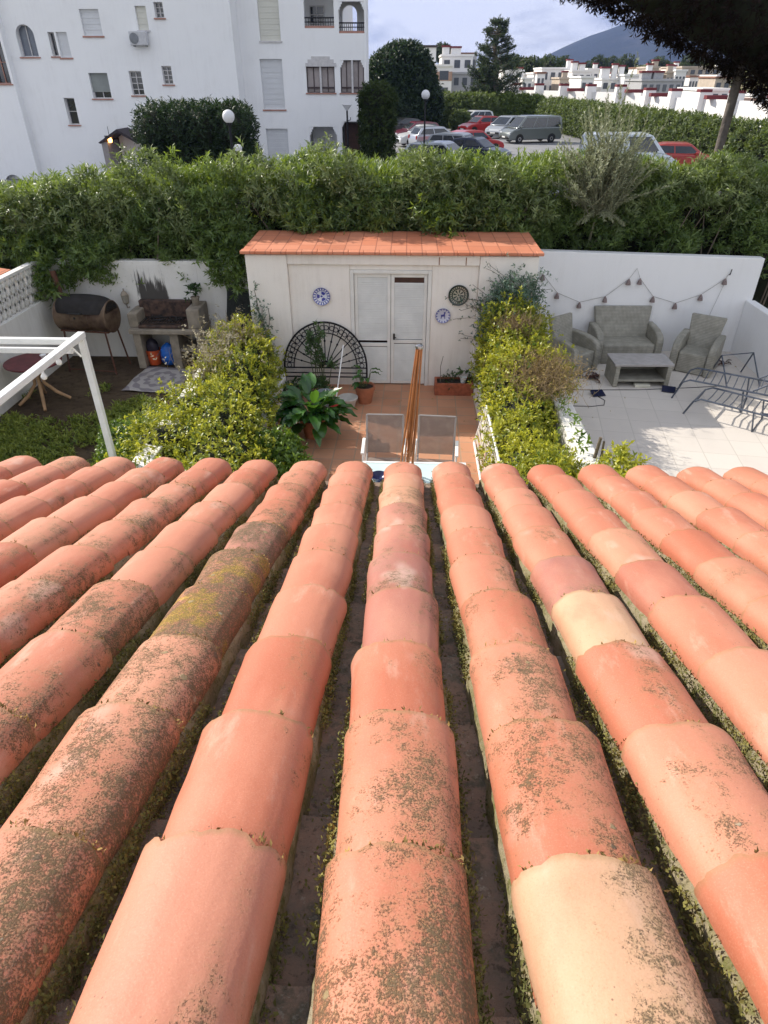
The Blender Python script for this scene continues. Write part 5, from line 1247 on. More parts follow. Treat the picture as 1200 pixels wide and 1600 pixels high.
# --- tall trunk; its dark crown is made up in place of a dark lens corner
dk = thing('trunk_made_up_crown', 'bare grey trunk with added dark brown crown in place of a dark lens corner', 'tree', (6.45, 15.5, 0))
MB().tube([(6.45, 15.5, -.05), (6.44, 15.5, 2.0), (6.42, 15.5, 3.4), (6.44, 15.5, 4.6), (6.6, 15.6, 6.2)], [.105, .092, .086, .09, .14], 14).build('trunk', simple('palm_bark', (.17, .145, .13), .95, var=.5, scale=6, bs=14, bump=.8, bd=.03), dk, smooth=True)
M_DARK = leaf_mat('leaf_lens_corner', (.010, .007, .006), (.022, .014, .011), (.05, .02, .008), .12, .8, .15)
edge = [(850, -20), (925, 8), (1015, 58), (1070, 90), (1115, 110), (1160, 135), (1210, 180), (1270, 245)]
rng = np.random.default_rng(240); bl = []
for i in range(len(edge) - 1):
    for u in (0, .33, .66):
        px = edge[i][0] * (1 - u) + edge[i + 1][0] * u; py = edge[i][1] * (1 - u) + edge[i + 1][1] * u
        nx_, ny_ = .42, -.9; r_ = 100
        q = at(px + nx_ * r_, py + ny_ * r_, y=15.5 + rng.uniform(-.4, .4)); bl.append((q[0], q[1], q[2], .82, .82, .82))
while len(bl) < 70:
    px, py = rng.uniform(900, 1480), rng.uniform(-420, 140)
    if py < np.interp(px, [e[0] for e in edge], [e[1] for e in edge]) - 135:
        q = at(px, py, y=15.6 + rng.uniform(-1.2, 1.2)); bl.append((q[0], q[1], q[2], 1.0, 1.0, .9))
blob_hedge(dk, bl, 52000, 7, .12, .03, M_DARK, 241, .5, .25, name='crown', up=-.1, fuzz=.04)  # made-up crown, shaped to the edge of the dark lens corner

# ------------------------------------------------------------------ the white apartment block
YR, YL = 40.0, 38.6
def fx(px, py, y): return float(at(px, py, y=y)[0])
def fz(px, py, y): return float(at(px, py, y=y)[2])
def prect(x0, y0, x1, y1, Y):
    xm, ym = (x0 + x1) / 2, (y0 + y1) / 2
    return fx(x0, ym, Y), fx(x1, ym, Y), fz(xm, y1, Y), fz(xm, y0, Y)
def wall_holes(mb, x0, x1, z0, z1, y, holes, depth):
    """front wall in the plane y with real openings and reveals"""
    xs = sorted({x0, x1, *[h[0] for h in holes], *[h[1] for h in holes]}); zs = sorted({z0, z1, *[h[2] for h in holes], *[h[3] for h in holes]})
    for i in range(len(xs) - 1):
        for j in range(len(zs) - 1):
            cx, cz = (xs[i] + xs[i + 1]) / 2, (zs[j] + zs[j + 1]) / 2
            if any(h[0] < cx < h[1] and h[2] < cz < h[3] for h in holes): continue
            mb.add([(xs[i], y, zs[j]), (xs[i + 1], y, zs[j]), (xs[i + 1], y, zs[j + 1]), (xs[i], y, zs[j + 1])], [(0, 1, 2, 3)])
    for a, b, c, d in holes:
        mb.add([(a, y, c), (b, y, c), (b, y, d), (a, y, d), (a, y + depth, c), (b, y + depth, c), (b, y + depth, d), (a, y + depth, d)],
               [(0, 1, 5, 4), (1, 2, 6, 5), (2, 3, 7, 6), (3, 0, 4, 7)])
apt = thing('apartment_block', 'tall white apartment block with shuttered windows and arched loggias, beyond the hedge', 'apartment block', (-12, 44, 0))
XR0, XR1 = fx(388, 200, YR), fx(573, 120, YR); XL0 = fx(42, 180, YL); XC = fx(525, 60, YR)
HT = 11.2
M_SHUT = simple('roller_shutter', (.66, .67, .69), .55, var=.06, scale=2, bump=.02); M_SHUTC = simple('cream_shutter', (.66, .65, .58), .55, var=.06, scale=2, bump=.02)
M_SILL = simple('pink_sill', (.42, .22, .17), .7); M_FRAMEW = simple('white_frame', (.62, .60, .60), .5); M_FRAMED = simple('dark_frame', (.06, .04, .04), .5); M_CURT = simple('pale_curtain', (.42, .37, .36), .8, scale=3)
sh_holes = [prect(403, -22, 436, 64, YR), prect(409, 92, 443, 171, YR), prect(419, 201, 452, 285, YR)]
lg_holes = [prect(474, -34, 521, 44, YR), prect(529, 2, 569, 52, YR), prect(479, 104, 523, 145, YR), prect(532, 94, 569, 145, YR), prect(485, 198, 527, 262, YR), prect(535, 190, 564, 262, YR)]
w = MB(); wall_holes(w, XR0, XR1, -.1, HT, YR, sh_holes, .25); 
w = MB(); wall_holes(w, XR0, XR1, -.1, HT, YR, sh_holes + lg_holes, .3)
w.build('facade', M_APT, apt)
bd = MB(); bd.box(XR0, XC, YR + 1.9, 52, -.1, HT); bd.box(XR0, XR0 + .2, YR + .01, YR + 1.9, -.1, HT - .01)
# loggia rooms: side walls, floors and the back wall with an arch at the top corner
for zf in (.0, lg_holes[2][2] - .02, lg_holes[1][2] - .25, HT - .3): bd.box(XR0 + .2, XR1 - .01, YR + .302, YR + 1.9, zf - .25, zf)
bd.box(XC - .1, XC + .1, YR + .302, YR + 1.89, 0, HT - .6); xsh = fx(462, 80, YR); bd.box(xsh - .1, xsh + .1, YR + .302, YR + 1.88, 0, HT - .6)
h_ = lg_holes[1]; ar = prect(535, 8, 558, 60, YR + 1.9)
bk_ = MB(); wall_holes(bk_, XC, XR1, -.1, HT, YR + 1.9, [ar], .25)
bk_.add([(XR1, YR, -.1), (XR1, YR + 2.15, -.1), (XR1, YR + 2.15, HT), (XR1, YR, HT)], [(0, 1, 2, 3)])
bk_.build('corner_wall', M_APT, apt); bd.build('rear_walls', M_APT, apt)
def spandrel(x0, x1, z0, z1, y, t_, name='arch', stepped=False):
    """fills the top of an opening down to an arch"""
    m = MB(); cx, r = (x0 + x1) / 2, (x1 - x0) / 2; N = 12
    if stepped:
        s = r * .30; rows = [(0, 3), (1, 2), (2, 1)]
        for k in range(3):
            zz1 = z1 - k * s * .55; zz0 = zz1 - s * .55; ww = (3 - k) * s * .30
            m.box(x0, x0 + ww, y, y + t_, zz0, zz1); m.box(x1 - ww, x1, y, y + t_, zz0, zz1)
    else:
        h = min(r, (z1 - z0) * .6)
        for s_ in (-1, 1):
            pts = [(cx + s_ * r, z1), (cx + s_ * r, z1 - h)] + [(cx + s_ * r * math.cos(math.pi / 2 * i / N), z1 - h + h * math.sin(math.pi / 2 * i / N)) for i in range(1, N)] + [(cx, z1)]
            m.prism(pts, y, y + t_, 'y')
    m.build(name, M_APT, apt)
spandrel(ar[0], ar[1], ar[2], ar[3], YR + 1.92, .2); spandrel(*lg_holes[1], YR + .02, .2, stepped=True); spandrel(*lg_holes[3], YR + .02, .2, stepped=True); spandrel(*lg_holes[4], YR + .02, .2, stepped=True); spandrel(*lg_holes[5], YR + .02, .2, stepped=True)
# white fretted arch over the middle glazed loggia
fa = prect(477, 88, 525, 104, YR); m = MB(); s_ = (fa[1] - fa[0])
for (u0, u1, v0, v1) in ((0, 1, 0, .35), (.08, .92, .35, .7), (.2, .8, .7, 1.0)): m.box(fa[0] + u0 * s_, fa[0] + u1 * s_, YR - .06, YR - .003, fa[2] + v0 * (fa[3] - fa[2]), fa[2] + v1 * (fa[3] - fa[2]))
m.build('fretted_arch', M_FRAMEW, apt)
def shutter(h, y, mat, full=1.0):
    x0, x1, z0, z1 = h; zb = z1 - (z1 - z0) * full
    m = MB(); n = max(4, int((z1 - zb) / .11))
    for k in range(n): m.box(x0 + .004, x1 - .004, y + .12 + .012 * (k % 2), y + .16, zb + (z1 - zb) * k / n, zb + (z1 - zb) * (k + 1) / n - .002)
    o = m.build('roller_shutter', mat, apt)
    MB().box(x0 - .06, x1 + .06, y - .05, y + .1, z0 - .07, z0 - .002).build('sill', M_SILL if mat is M_SHUT else M_FRAMEW, o); return o
for h, mt in zip(sh_holes, (M_SHUTC, M_SHUT, M_SHUT)): shutter(h, YR, mt)
def window(h, y, nx=2, nz=2, fm=None, pane=None, dep=.2, shut=0.0, sill=True):
    x0, x1, z0, z1 = h; fm = fm or M_FRAMEW; m = MB(); b = .045; yy = y + dep
    m.box(x0, x0 + b, yy, yy + .06, z0, z1); m.box(x1 - b, x1, yy, yy + .06, z0, z1); m.box(x0 + b, x1 - b, yy, yy + .06, z0, z0 + b); m.box(x0 + b, x1 - b, yy, yy + .06, z1 - b, z1)
    for i in range(1, nx): xx = x0 + (x1 - x0) * i / nx; m.box(xx - .02, xx + .02, yy + .003, yy + .055, z0 + b, z1 - b)
    for j in range(1, nz): zz = z0 + (z1 - z0) * j / nz; m.box(x0 + b, x1 - b, yy + .006, yy + .05, zz - .015, zz + .015)
    o = m.build('window', fm, apt); MB().box(x0, x1, yy + .062, yy + .075, z0, z1).build('pane', pane or M_GLASS, o)
    if shut: MB().box(x0 + .002, x1 - .002, yy - .05, yy - .01, z1 - (z1 - z0) * shut, z1).build('blind', simple('grey_blind', (.28, .30, .29), .7, scale=2), o)
    if sill: MB().box(x0 - .07, x1 + .07, y - .06, y + .05, z0 - .06, z0 - .002).build('sill', M_SILL, o)
    return o
# windows and railings inside the loggias
window(prect(483, 8, 506, 37, YR + 1.6), YR + 1.6, 2, 2, sill=False)
for i, h in enumerate(lg_holes[:2]):
    rl = MB(); z0 = h[2]; rl.box(h[0], h[1], YR + .05, YR + .16, z0 + .0, z0 + .10)
    o = rl.build('balcony_ledge', M_SILL, apt); r2 = MB(); r2.tube([(h[0], YR + .12, z0 + .42), (h[1], YR + .12, z0 + .42)], .03, 6); r2.tube([(h[0], YR + .12, z0 + .25), (h[1], YR + .12, z0 + .25)], .02, 6)
    for k in range(12): x = h[0] + (h[1] - h[0]) * (k + .5) / 12; r2.tube([(x, YR + .12, z0 + .1), (x, YR + .12, z0 + .42)], .012, 4)
    r2.build('railing', M_IRON, o)
for i in (2, 3):
    h = lg_holes[i]; o = window(h, YR, 4, 1, M_FRAMED, M_CURT, .1); zz = h[2]
    MB().box((h[0] + h[1]) / 2 - .05, (h[0] + h[1]) / 2 + .05, YR + .02, YR + .09, h[2] - .1, h[3]).build('mullion', M_FRAMEW, o)
    MB().box(h[0] + .05, h[1] - .05, YR + .06, YR + .095, zz + .18, zz + .26).build('rail', M_FRAMED, o)
window((lg_holes[4][0] + .35, lg_holes[4][1] - .35, lg_holes[4][2] + .2, lg_holes[4][3] - .55), YR + 1.2, 3, 3, M_FRAMEW, sill=False)
gb = MB(); h = lg_holes[4]; gb.add([(h[0], YR + 1.45, h[2]), (h[1], YR + 1.45, h[2]), (h[1], YR + 1.45, h[3]), (h[0], YR + 1.45, h[3])], [(0, 1, 2, 3)]); gb.build('porch_back', M_APT, apt)
h = lg_holes[5]; MB().box(h[0] + .1, h[1] - .1, YR + .6, YR + .65, h[2], h[3] - .1).build('door', M_WOODD, apt)

# left wing, a little further forward
LH = {'arch': prect(27, 38, 55, 89, YL), 'n1': prect(78, 50, 88, 88, YL), 'n2': prect(91, 50, 108, 90, YL), 's1': prect(127, 14, 157, 56, YL), 's2': prect(213, 9, 230, 47, YL), 'w0': prect(241, 3, 255, 28, YL),
      'w1': prect(142, 114, 171, 154, YL), 'w2': prect(204, 111, 223, 149, YL), 'w3': prect(254, 103, 269, 132, YL), 'n3': prect(104, 153, 120, 195, YL), 'pd': prect(168, 212, 190, 262, YL)}
XLa = fx(14, 120, YL - .0)
w = MB(); wall_holes(w, XLa, XR0 + .0, -.1, HT, YL, list(LH.values()), .3)
w.add([(XR0, YL, -.1), (XR0, YR + .5, -.1), (XR0, YR + .5, HT), (XR0, YL, HT)], [(0, 1, 2, 3)])
w.build('wing_facade', M_APT, apt); MB().box(XLa, XR0 - .01, YL + .32, 52, -.1, HT - .01).build('wing_walls', M_APT, apt)
spandrel(*LH['arch'], YL + .004, .29)
window(LH['arch'], YL, 2, 1, dep=.25, pane=simple('grey_pane', (.16, .18, .22), .15)); window(LH['n1'], YL, 1, 1); shutter(LH['n2'], YL, M_SHUT); shutter(LH['s1'], YL, M_SHUT); shutter(LH['s2'], YL, M_SHUTC); window(LH['w0'], YL, 2, 3)
window(LH['w1'], YL, 2, 1, shut=.74); window(LH['w2'], YL, 2, 4, dep=.12); window(LH['w3'], YL, 2, 4, dep=.12); window(LH['n3'], YL, 1, 2)
MB().box(LH['pd'][0], LH['pd'][1], YL + .25, YL + .3, LH['pd'][2], LH['pd'][3]).build('door', M_WOODD, apt)
# forward stair tower at the far left
YT = 38.15; XT1 = fx(30, 160, YT)
tw2 = MB(); th_ = [prect(-14, 62, 9, 131, YT), prect(13, 273, 41, 330, YT)]; th_[1] = (th_[1][0], min(th_[1][1], XT1 - .02), th_[1][2], th_[1][3])
wall_holes(tw2, -27.5, XT1, -.1, HT, YT, th_, .3); tw2.add([(XT1, YT, -.1), (XT1, YL + .3, -.1), (XT1, YL + .3, HT), (XT1, YT, HT)], [(0, 1, 2, 3)]); tw2.build('stair_tower', M_APT, apt)
spandrel(*th_[1], YT + .004, .29); window(th_[0], YT, 2, 2, M_SILL); window(th_[1], YT, 1, 1, dep=.27)
MB().box(-27.5, XT1 - .01, YT + .32, YL, -.1, HT - .01).build('stair_walls', M_APT, apt)
rfm = MB(); rfm.box(-27.6, XR1 + .05, YT + 1.0, 52.1, HT + .003, HT + .15); rfm.build('roof', M_APT, apt)
pc = MB(); p0 = prect(152, 202, 217, 232, YL - 1.6); cx = (p0[0] + p0[1]) / 2
pc.prism([(p0[0], p0[2] + .25), (p0[0] + .1, p0[2] + .2), (cx, p0[3] - .13), (p0[1] - .1, p0[2] + .2), (p0[1], p0[2] + .25), (cx, p0[3])], YL - 1.6, YL - .003, 'y'); po = pc.build('porch_roof', simple('dark_tile_roof', (.045, .035, .04), .85), apt)
pw = MB(); pw.box(p0[0] + .12, p0[0] + .42, YL - 1.5, YL - .004, -.05, p0[2] + .28); pw.build('porch_wall', simple('grey_stone', (.32, .29, .28), .9), apt)  # even grey stone for the porch wall
lampm = bpy.data.materials.new('lit_lamp'); lampm.use_nodes = True; b_ = lampm.node_tree.nodes['Principled BSDF']; b_.inputs['Emission Color'].default_value = (1, .45, .12, 1); b_.inputs['Emission Strength'].default_value = 5
lp = thing('porch_lamp', 'small lit orange lamp under the porch roof of the apartment block', 'lamp', tuple(at(172, 219, y=YL - 1.3)))
MB().lathe([(.001, -.12), (.08, -.1), (.11, 0), (.08, .1), (.001, .12)], n=12).build('glowing_globe', lampm, lp, local=True, smooth=True); MB().tube([(0, 0, .11), (0, 0, .6)], .012, 5).build('rod', M_BLACK, lp, local=True)
ac = thing('air_conditioner', 'white air conditioning unit hanging on the apartment wall under a shutter', 'air conditioner', tuple(at(217, 60, y=YL - .2)))
MB().box(-.42, .42, -.16, .16, -.28, .28).build('casing', simple('ac_white', (.58, .58, .60), .5), ac, local=True, bevel=.03)
M_ = Matrix.Translation((-.18, -.165, 0)) @ Matrix.Rotation(R(90), 4, 'X'); MB().lathe([(.001, 0), (.20, 0), (.22, .012), (.20, .018), (.05, .006), (.001, .006)], n=20, M=M_).build('fan_grille', simple('grey_grille', (.22, .23, .25), .5), ac, local=True, smooth=True)
MB().tube([(-.3, .2, -.30), (-.3, -.1, -.30)], .02, 5).build('bracket', M_STEEL, ac, local=True); MB().tube([(.3, .2, -.30), (.3, -.1, -.30)], .02, 5).build('bracket', M_STEEL, ac, local=True)

# ------------------------------------------------------------------ trees and hedges by the block and the parking
M_DKG = leaf_mat('leaf_dark_green', (.008, .020, .008), (.03, .055, .018), (.06, .12, .02), .2, .5, .3)
M_MIDG = leaf_mat('leaf_mid_green', (.035, .065, .02), (.15, .19, .06), (.25, .33, .05), .3, .5, .35)
def box_blobs(x0, x1, y0, y1, z0, z1, r):
    nx, ny, nz = [max(1, int(round((b - a) / (r * 1.1)))) for a, b in ((x0, x1), (y0, y1), (z0, z1))]
    return [(x0 + (x1 - x0) * (i + .5) / nx, y0 + (y1 - y0) * (j + .5) / ny, z0 + (z1 - z0) * (k + .5) / nz, (x1 - x0) / nx * .72, (y1 - y0) / ny * .72, (z1 - z0) / nz * .72) for i in range(nx) for j in range(ny) for k in range(nz)]
q0 = at(212, 180, y=29); q1 = at(372, 165, y=29)
hb = thing('clipped_hedge', 'dark clipped hedge block before the apartment block, behind a globe lamp', 'hedge', (-8.5, 30, 0))
blob_hedge(hb, box_blobs(q0[0], q1[0], 29, 31.2, 0, 3.4, .9), 15000, 5, .17, .05, M_DKG, 301, .55, .25, fuzz=.1)
cy = thing('cypress_hedge', 'narrow dark green clipped cypress at the right corner of the apartment block', 'hedge', (-1.5, 37, 0))
q0 = at(571, 140, y=37); q1 = at(608, 140, y=37)
blob_hedge(cy, box_blobs(q0[0], q1[0], 36.2, 37.8, 0, 4.05, .7), 6000, 5, .16, .05, leaf_mat('leaf_cypress', (.012, .03, .008), (.06, .08, .02), (.1, .16, .02), .2, .6, .2), 302, .45, .25)
rt = thing('round_tree', 'round dense dark tree behind the cypress, left of the parked cars', 'tree', (.9, 76, 0))
c = at(626, 143, y=76); MB().tube([(c[0], 76, 0), (c[0], 76, 1.2), (c[0] + .1, 76, 2.4)], [.25, .2, .18], 8).build('trunk', M_BARK, rt, smooth=True)
blob_hedge(rt, [(c[0] - .1, 76, c[2] + .3, 3.4, 3.0, 3.1), (c[0] + 1.4, 75.3, c[2] - .8, 2.4, 2.4, 2.2), (c[0] - 1.5, 75.3, c[2] - .4, 2.5, 2.4, 2.5), (c[0] + .3, 75.5, c[2] + 1.9, 2.4, 2.4, 1.8), (c[0] + .3, 75.0, 1.7, 3.3, 2.6, 1.9), (c[0] + 2.0, 75.6, 1.8, 1.9, 2.0, 1.8)], 16000, 5, .34, .13, M_DKG, 303, .4, .25, name='crown', fuzz=.2)
# conifer
cf = thing('conifer', 'tall ragged conifer standing above the parking hedge', 'tree', (9.0, 86, 0))
ct_ = at(782, 27, y=86); cb = at(764, 200, y=86); rng = np.random.default_rng(304); C = []; A = []; bm_ = MB()
bm_.tube([(cb[0], 86, 0), (cb[0] + .2, 86, 4), (ct_[0] - .3, 86, 8), (ct_[0], 86, ct_[2])], [.35, .28, .14, .03], 8)
for i in range(190):
    u = rng.uniform(0, 1) ** .8; z = 1.2 + (ct_[2] - 1.4) * u; xc = np.interp(z, [0, 4, 8, ct_[2]], [cb[0], cb[0] + .2, ct_[0] - .3, ct_[0]])
    L = (3.6 * (1 - u) ** .75 + .4) * rng.uniform(.55, 1.05); a = rng.uniform(0, 2 * math.pi); p = Vector((xc, 86, z)); d = Vector((math.cos(a), math.sin(a), .10)); k = max(3, int(L / .22)); pts = [p.copy()]
    for j in range(k):
        p = p + d * L / k; d = (d + Vector((0, 0, .05))).normalized(); pts.append(p.copy())
        if j / k > .25:
            for _ in range(5): C.append(tuple(p + Vector(rng.normal(scale=.09, size=3)))); A.append(tuple(d * 1.0 + Vector((rng.normal(scale=.7), rng.normal(scale=.7), .2 + rng.normal(scale=.3)))))
    bm_.tube(pts, [.05 * (1 - j / (k + 1)) + .012 for j in range(k + 1)], 4, cap=False)
bm_.build('trunk', M_BARK, cf, smooth=True); C = np.array(C); V, F = sprigs(C, np.array(A), 6, .28, .055, rng, (10, 60), .2, .3, .1)
np_mesh('crown', V, F, leaf_mat('leaf_conifer', (.018, .04, .022), (.075, .10, .05), (.1, .15, .04), .2, .6, .3), cf, attrs={'tint': tints(len(C), 30, .5, .25, rng)})
def bush_row(name, label, path, w, h, n, L, mat, seed, mean=.5, group=None):
    """hedge along a polyline of (x, y); its tops follow h"""
    o = thing(name, label, 'hedge', (path[0][0], path[0][1], 0), 0, group); bl = []
    for (a, b) in zip(path[:-1], path[1:]):
        d = math.dist(a[:2], b[:2]); m = max(2, int(d / (w * .8)))
        for i in range(m):
            u = (i + .5) / m; zt = h if len(a) < 3 else a[2] * (1 - u) + b[2] * u
            bl.append((a[0] * (1 - u) + b[0] * u, a[1] * (1 - u) + b[1] * u, zt * .48, max(w * .62, d / m * .62), w * .62, zt * .54))
    blob_hedge(o, bl, n, 5, L, L * .32, mat, seed, mean, .25, fuzz=.12, up=.7); return o
bush_row('shrub_row', 'row of pale green garden shrubs under the conifer, behind the parked cars', [(2.9, 82, 2.8), (6.0, 81, 2.7), (8.6, 82, 2.6)], 2.4, 2.8, 9000, .34, M_MIDG, 310, .55)
bush_row('parking_hedge', 'clipped sunlit hedge behind the parked vans, left of its shaded corner', [(8.4, 84, 2.75), (11.5, 83, 2.7), (14.2, 82, 2.55)], 2.0, 2.6, 9000, .30, leaf_mat('leaf_lit_hedge', (.04, .075, .015), (.15, .20, .04), (.3, .4, .05), .3, .5, .35), 311, .5)
bush_row('parking_hedge', 'long hedge running down the right side of the parking lot to the near end', [(14.4, 80, 2.5), (15.8, 68, 2.5), (17.3, 57, 2.4), (18.9, 48, 2.3), (20.6, 41, 2.2), (22.4, 34, 2.1)], 1.9, 2.5, 22000, .26, M_MIDG, 312, .42)
ps = thing('clipped_shrub', 'small round clipped shrub at the kerb left of the white van', 'shrub', (5.2, 78, 0)); blob_hedge(ps, [(5.2, 77, .7, .9, .9, .8)], 1500, 5, .25, .08, M_MIDG, 313, .35)

# globe lamps
M_GLOBE = simple('white_globe', (.74, .74, .76), .35, var=.04, bump=0)
def globe_lamp(label, px, py, Y, r, second=False):
    c = at(px, py, y=Y); o = thing('street_lamp', label, 'street lamp', (c[0], Y, 0), 0, 'globe street lamps')
    MB().tube([(0, 0, 0), (0, 0, .5), (0, 0, c[2] - r)], [.07, .05, .04], 8).build('post', M_IRON, o, local=True, smooth=True)
    MB().lathe([(.001, -r)] + [(r * math.sin(math.pi * i / 12), -r * math.cos(math.pi * i / 12)) for i in range(1, 12)] + [(.001, r)], c=(0, 0, c[2]), n=20).build('globe', M_GLOBE, o, local=True, smooth=True)
    MB().lathe([(r * .45, -.02), (r * .5, .05), (r * .3, .07)], c=(0, 0, c[2] - r - .02), n=12).build('collar', M_IRON, o, local=True)
    if second:
        MB().tube([(0, 0, c[2] - 1.1), (.18, 0, c[2] - 1.1), (.20, 0, c[2] - 1.0)], .025, 6).build('arm', M_IRON, o, local=True)
        MB().lathe([(.001, -.1), (.12, -.09), (.15, 0), (.10, .08), (.001, .1)], c=(.2, 0, c[2] - .9), n=14).build('globe', M_GLOBE, o, local=True, smooth=True)
globe_lamp('globe street lamp with a second small globe, before the dark clipped hedge', 357, 182, 25, .20, True)
globe_lamp('globe street lamp between the round dark tree and the parked cars', 665, 148, 40, .22)
fl = thing('street_lamp', 'street lamp with a flared bowl before the ground floor of the apartment block', 'street lamp', (-2.95, 36, 0)); c = at(542, 168, y=36)
MB().tube([(0, 0, 0), (0, 0, c[2] - .1)], [.06, .04], 8).build('post', M_IRON, fl, local=True, smooth=True); MB().lathe([(.05, -.12), (.10, -.05), (.24, .12), (.22, .14), (.05, .04)], c=(0, 0, c[2]), n=18).build('bowl', M_GLOBE, fl, local=True, smooth=True)
MB().tube([(0, 0, c[2] - .55), (.16, 0, c[2] - .5), (.16, 0, c[2] - .4)], .02, 5).build('arm', M_IRON, fl, local=True)

# ------------------------------------------------------------------ parked cars
def paint(name, c, metal=0.0, rough=.28):
    return simple('paint_' + name, c, rough, metal, var=.05, scale=2, bump=0, spec=.5, coat=.6)
P_WHITE = paint('white', (.66, .67, .68)); P_SILVER = paint('silver', (.42, .45, .50), .5); P_RED = paint('red', (.42, .018, .02)); P_MAROON = paint('maroon', (.13, .012, .03)); P_BLUE = paint('dark_blue', (.025, .035, .07), .3); P_BLACK = paint('black', (.012, .012, .016)); P_GREY = paint('grey_green', (.17, .19, .19), .4); P_PALE = paint('pale_silver', (.38, .40, .43), .5)
M_LAMPC = simple('headlamp', (.6, .62, .65), .1, bump=0); M_LAMPR = simple('tail_lamp', (.35, .01, .01), .2, bump=0)
PROF = {  # length, width, belt height, hood points and greenhouse points along the length (front at +x)
    'hatch': (4.1, 1.74, [(-2.03, .38), (-2.05, .62), (-1.98, .95), (-1.1, .98), (.78, .96), (1.55, .84), (1.95, .70), (2.05, .50), (2.03, .30)], [(-1.98, .94), (-1.62, 1.38), (-1.1, 1.47), (.05, 1.48), (.25, 1.44), (.98, .95)]),
    'saloon': (4.5, 1.78, [(-2.22, .38), (-2.25, .65), (-2.2, .98), (-1.5, 1.0), (.9, .94), (1.75, .82), (2.15, .68), (2.25, .48), (2.22, .30)], [(-1.65, .99), (-1.05, 1.36), (-.5, 1.43), (.15, 1.43), (.35, 1.39), (1.1, .93)]),
    'estate': (4.5, 1.8, [(-2.22, .38), (-2.25, .65), (-2.2, 1.0), (-1.5, 1.0), (.9, .97), (1.7, .86), (2.12, .72), (2.25, .5), (2.22, .30)], [(-2.18, .99), (-1.9, 1.45), (-1.4, 1.56), (.1, 1.58), (.3, 1.53), (1.15, .96)]),
    'mpv': (4.3, 1.8, [(-2.12, .38), (-2.15, .7), (-2.1, 1.05), (-1.4, 1.06), (1.2, 1.02), (1.75, .9), (2.05, .72), (2.15, .5), (2.12, .30)], [(-2.08, 1.04), (-1.9, 1.52), (-1.5, 1.66), (.1, 1.68), (.4, 1.6), (1.5, 1.0)]),
    'van': (4.9, 1.9, [(-2.42, .38), (-2.45, .75), (-2.44, 1.12), (-1.6, 1.13), (1.35, 1.10), (2.0, .98), (2.33, .78), (2.45, .5), (2.42, .30)], [(-2.43, 1.11), (-2.36, 1.72), (-2.2, 1.90), (.7, 1.93), (1.0, 1.86), (1.75, 1.06)])}
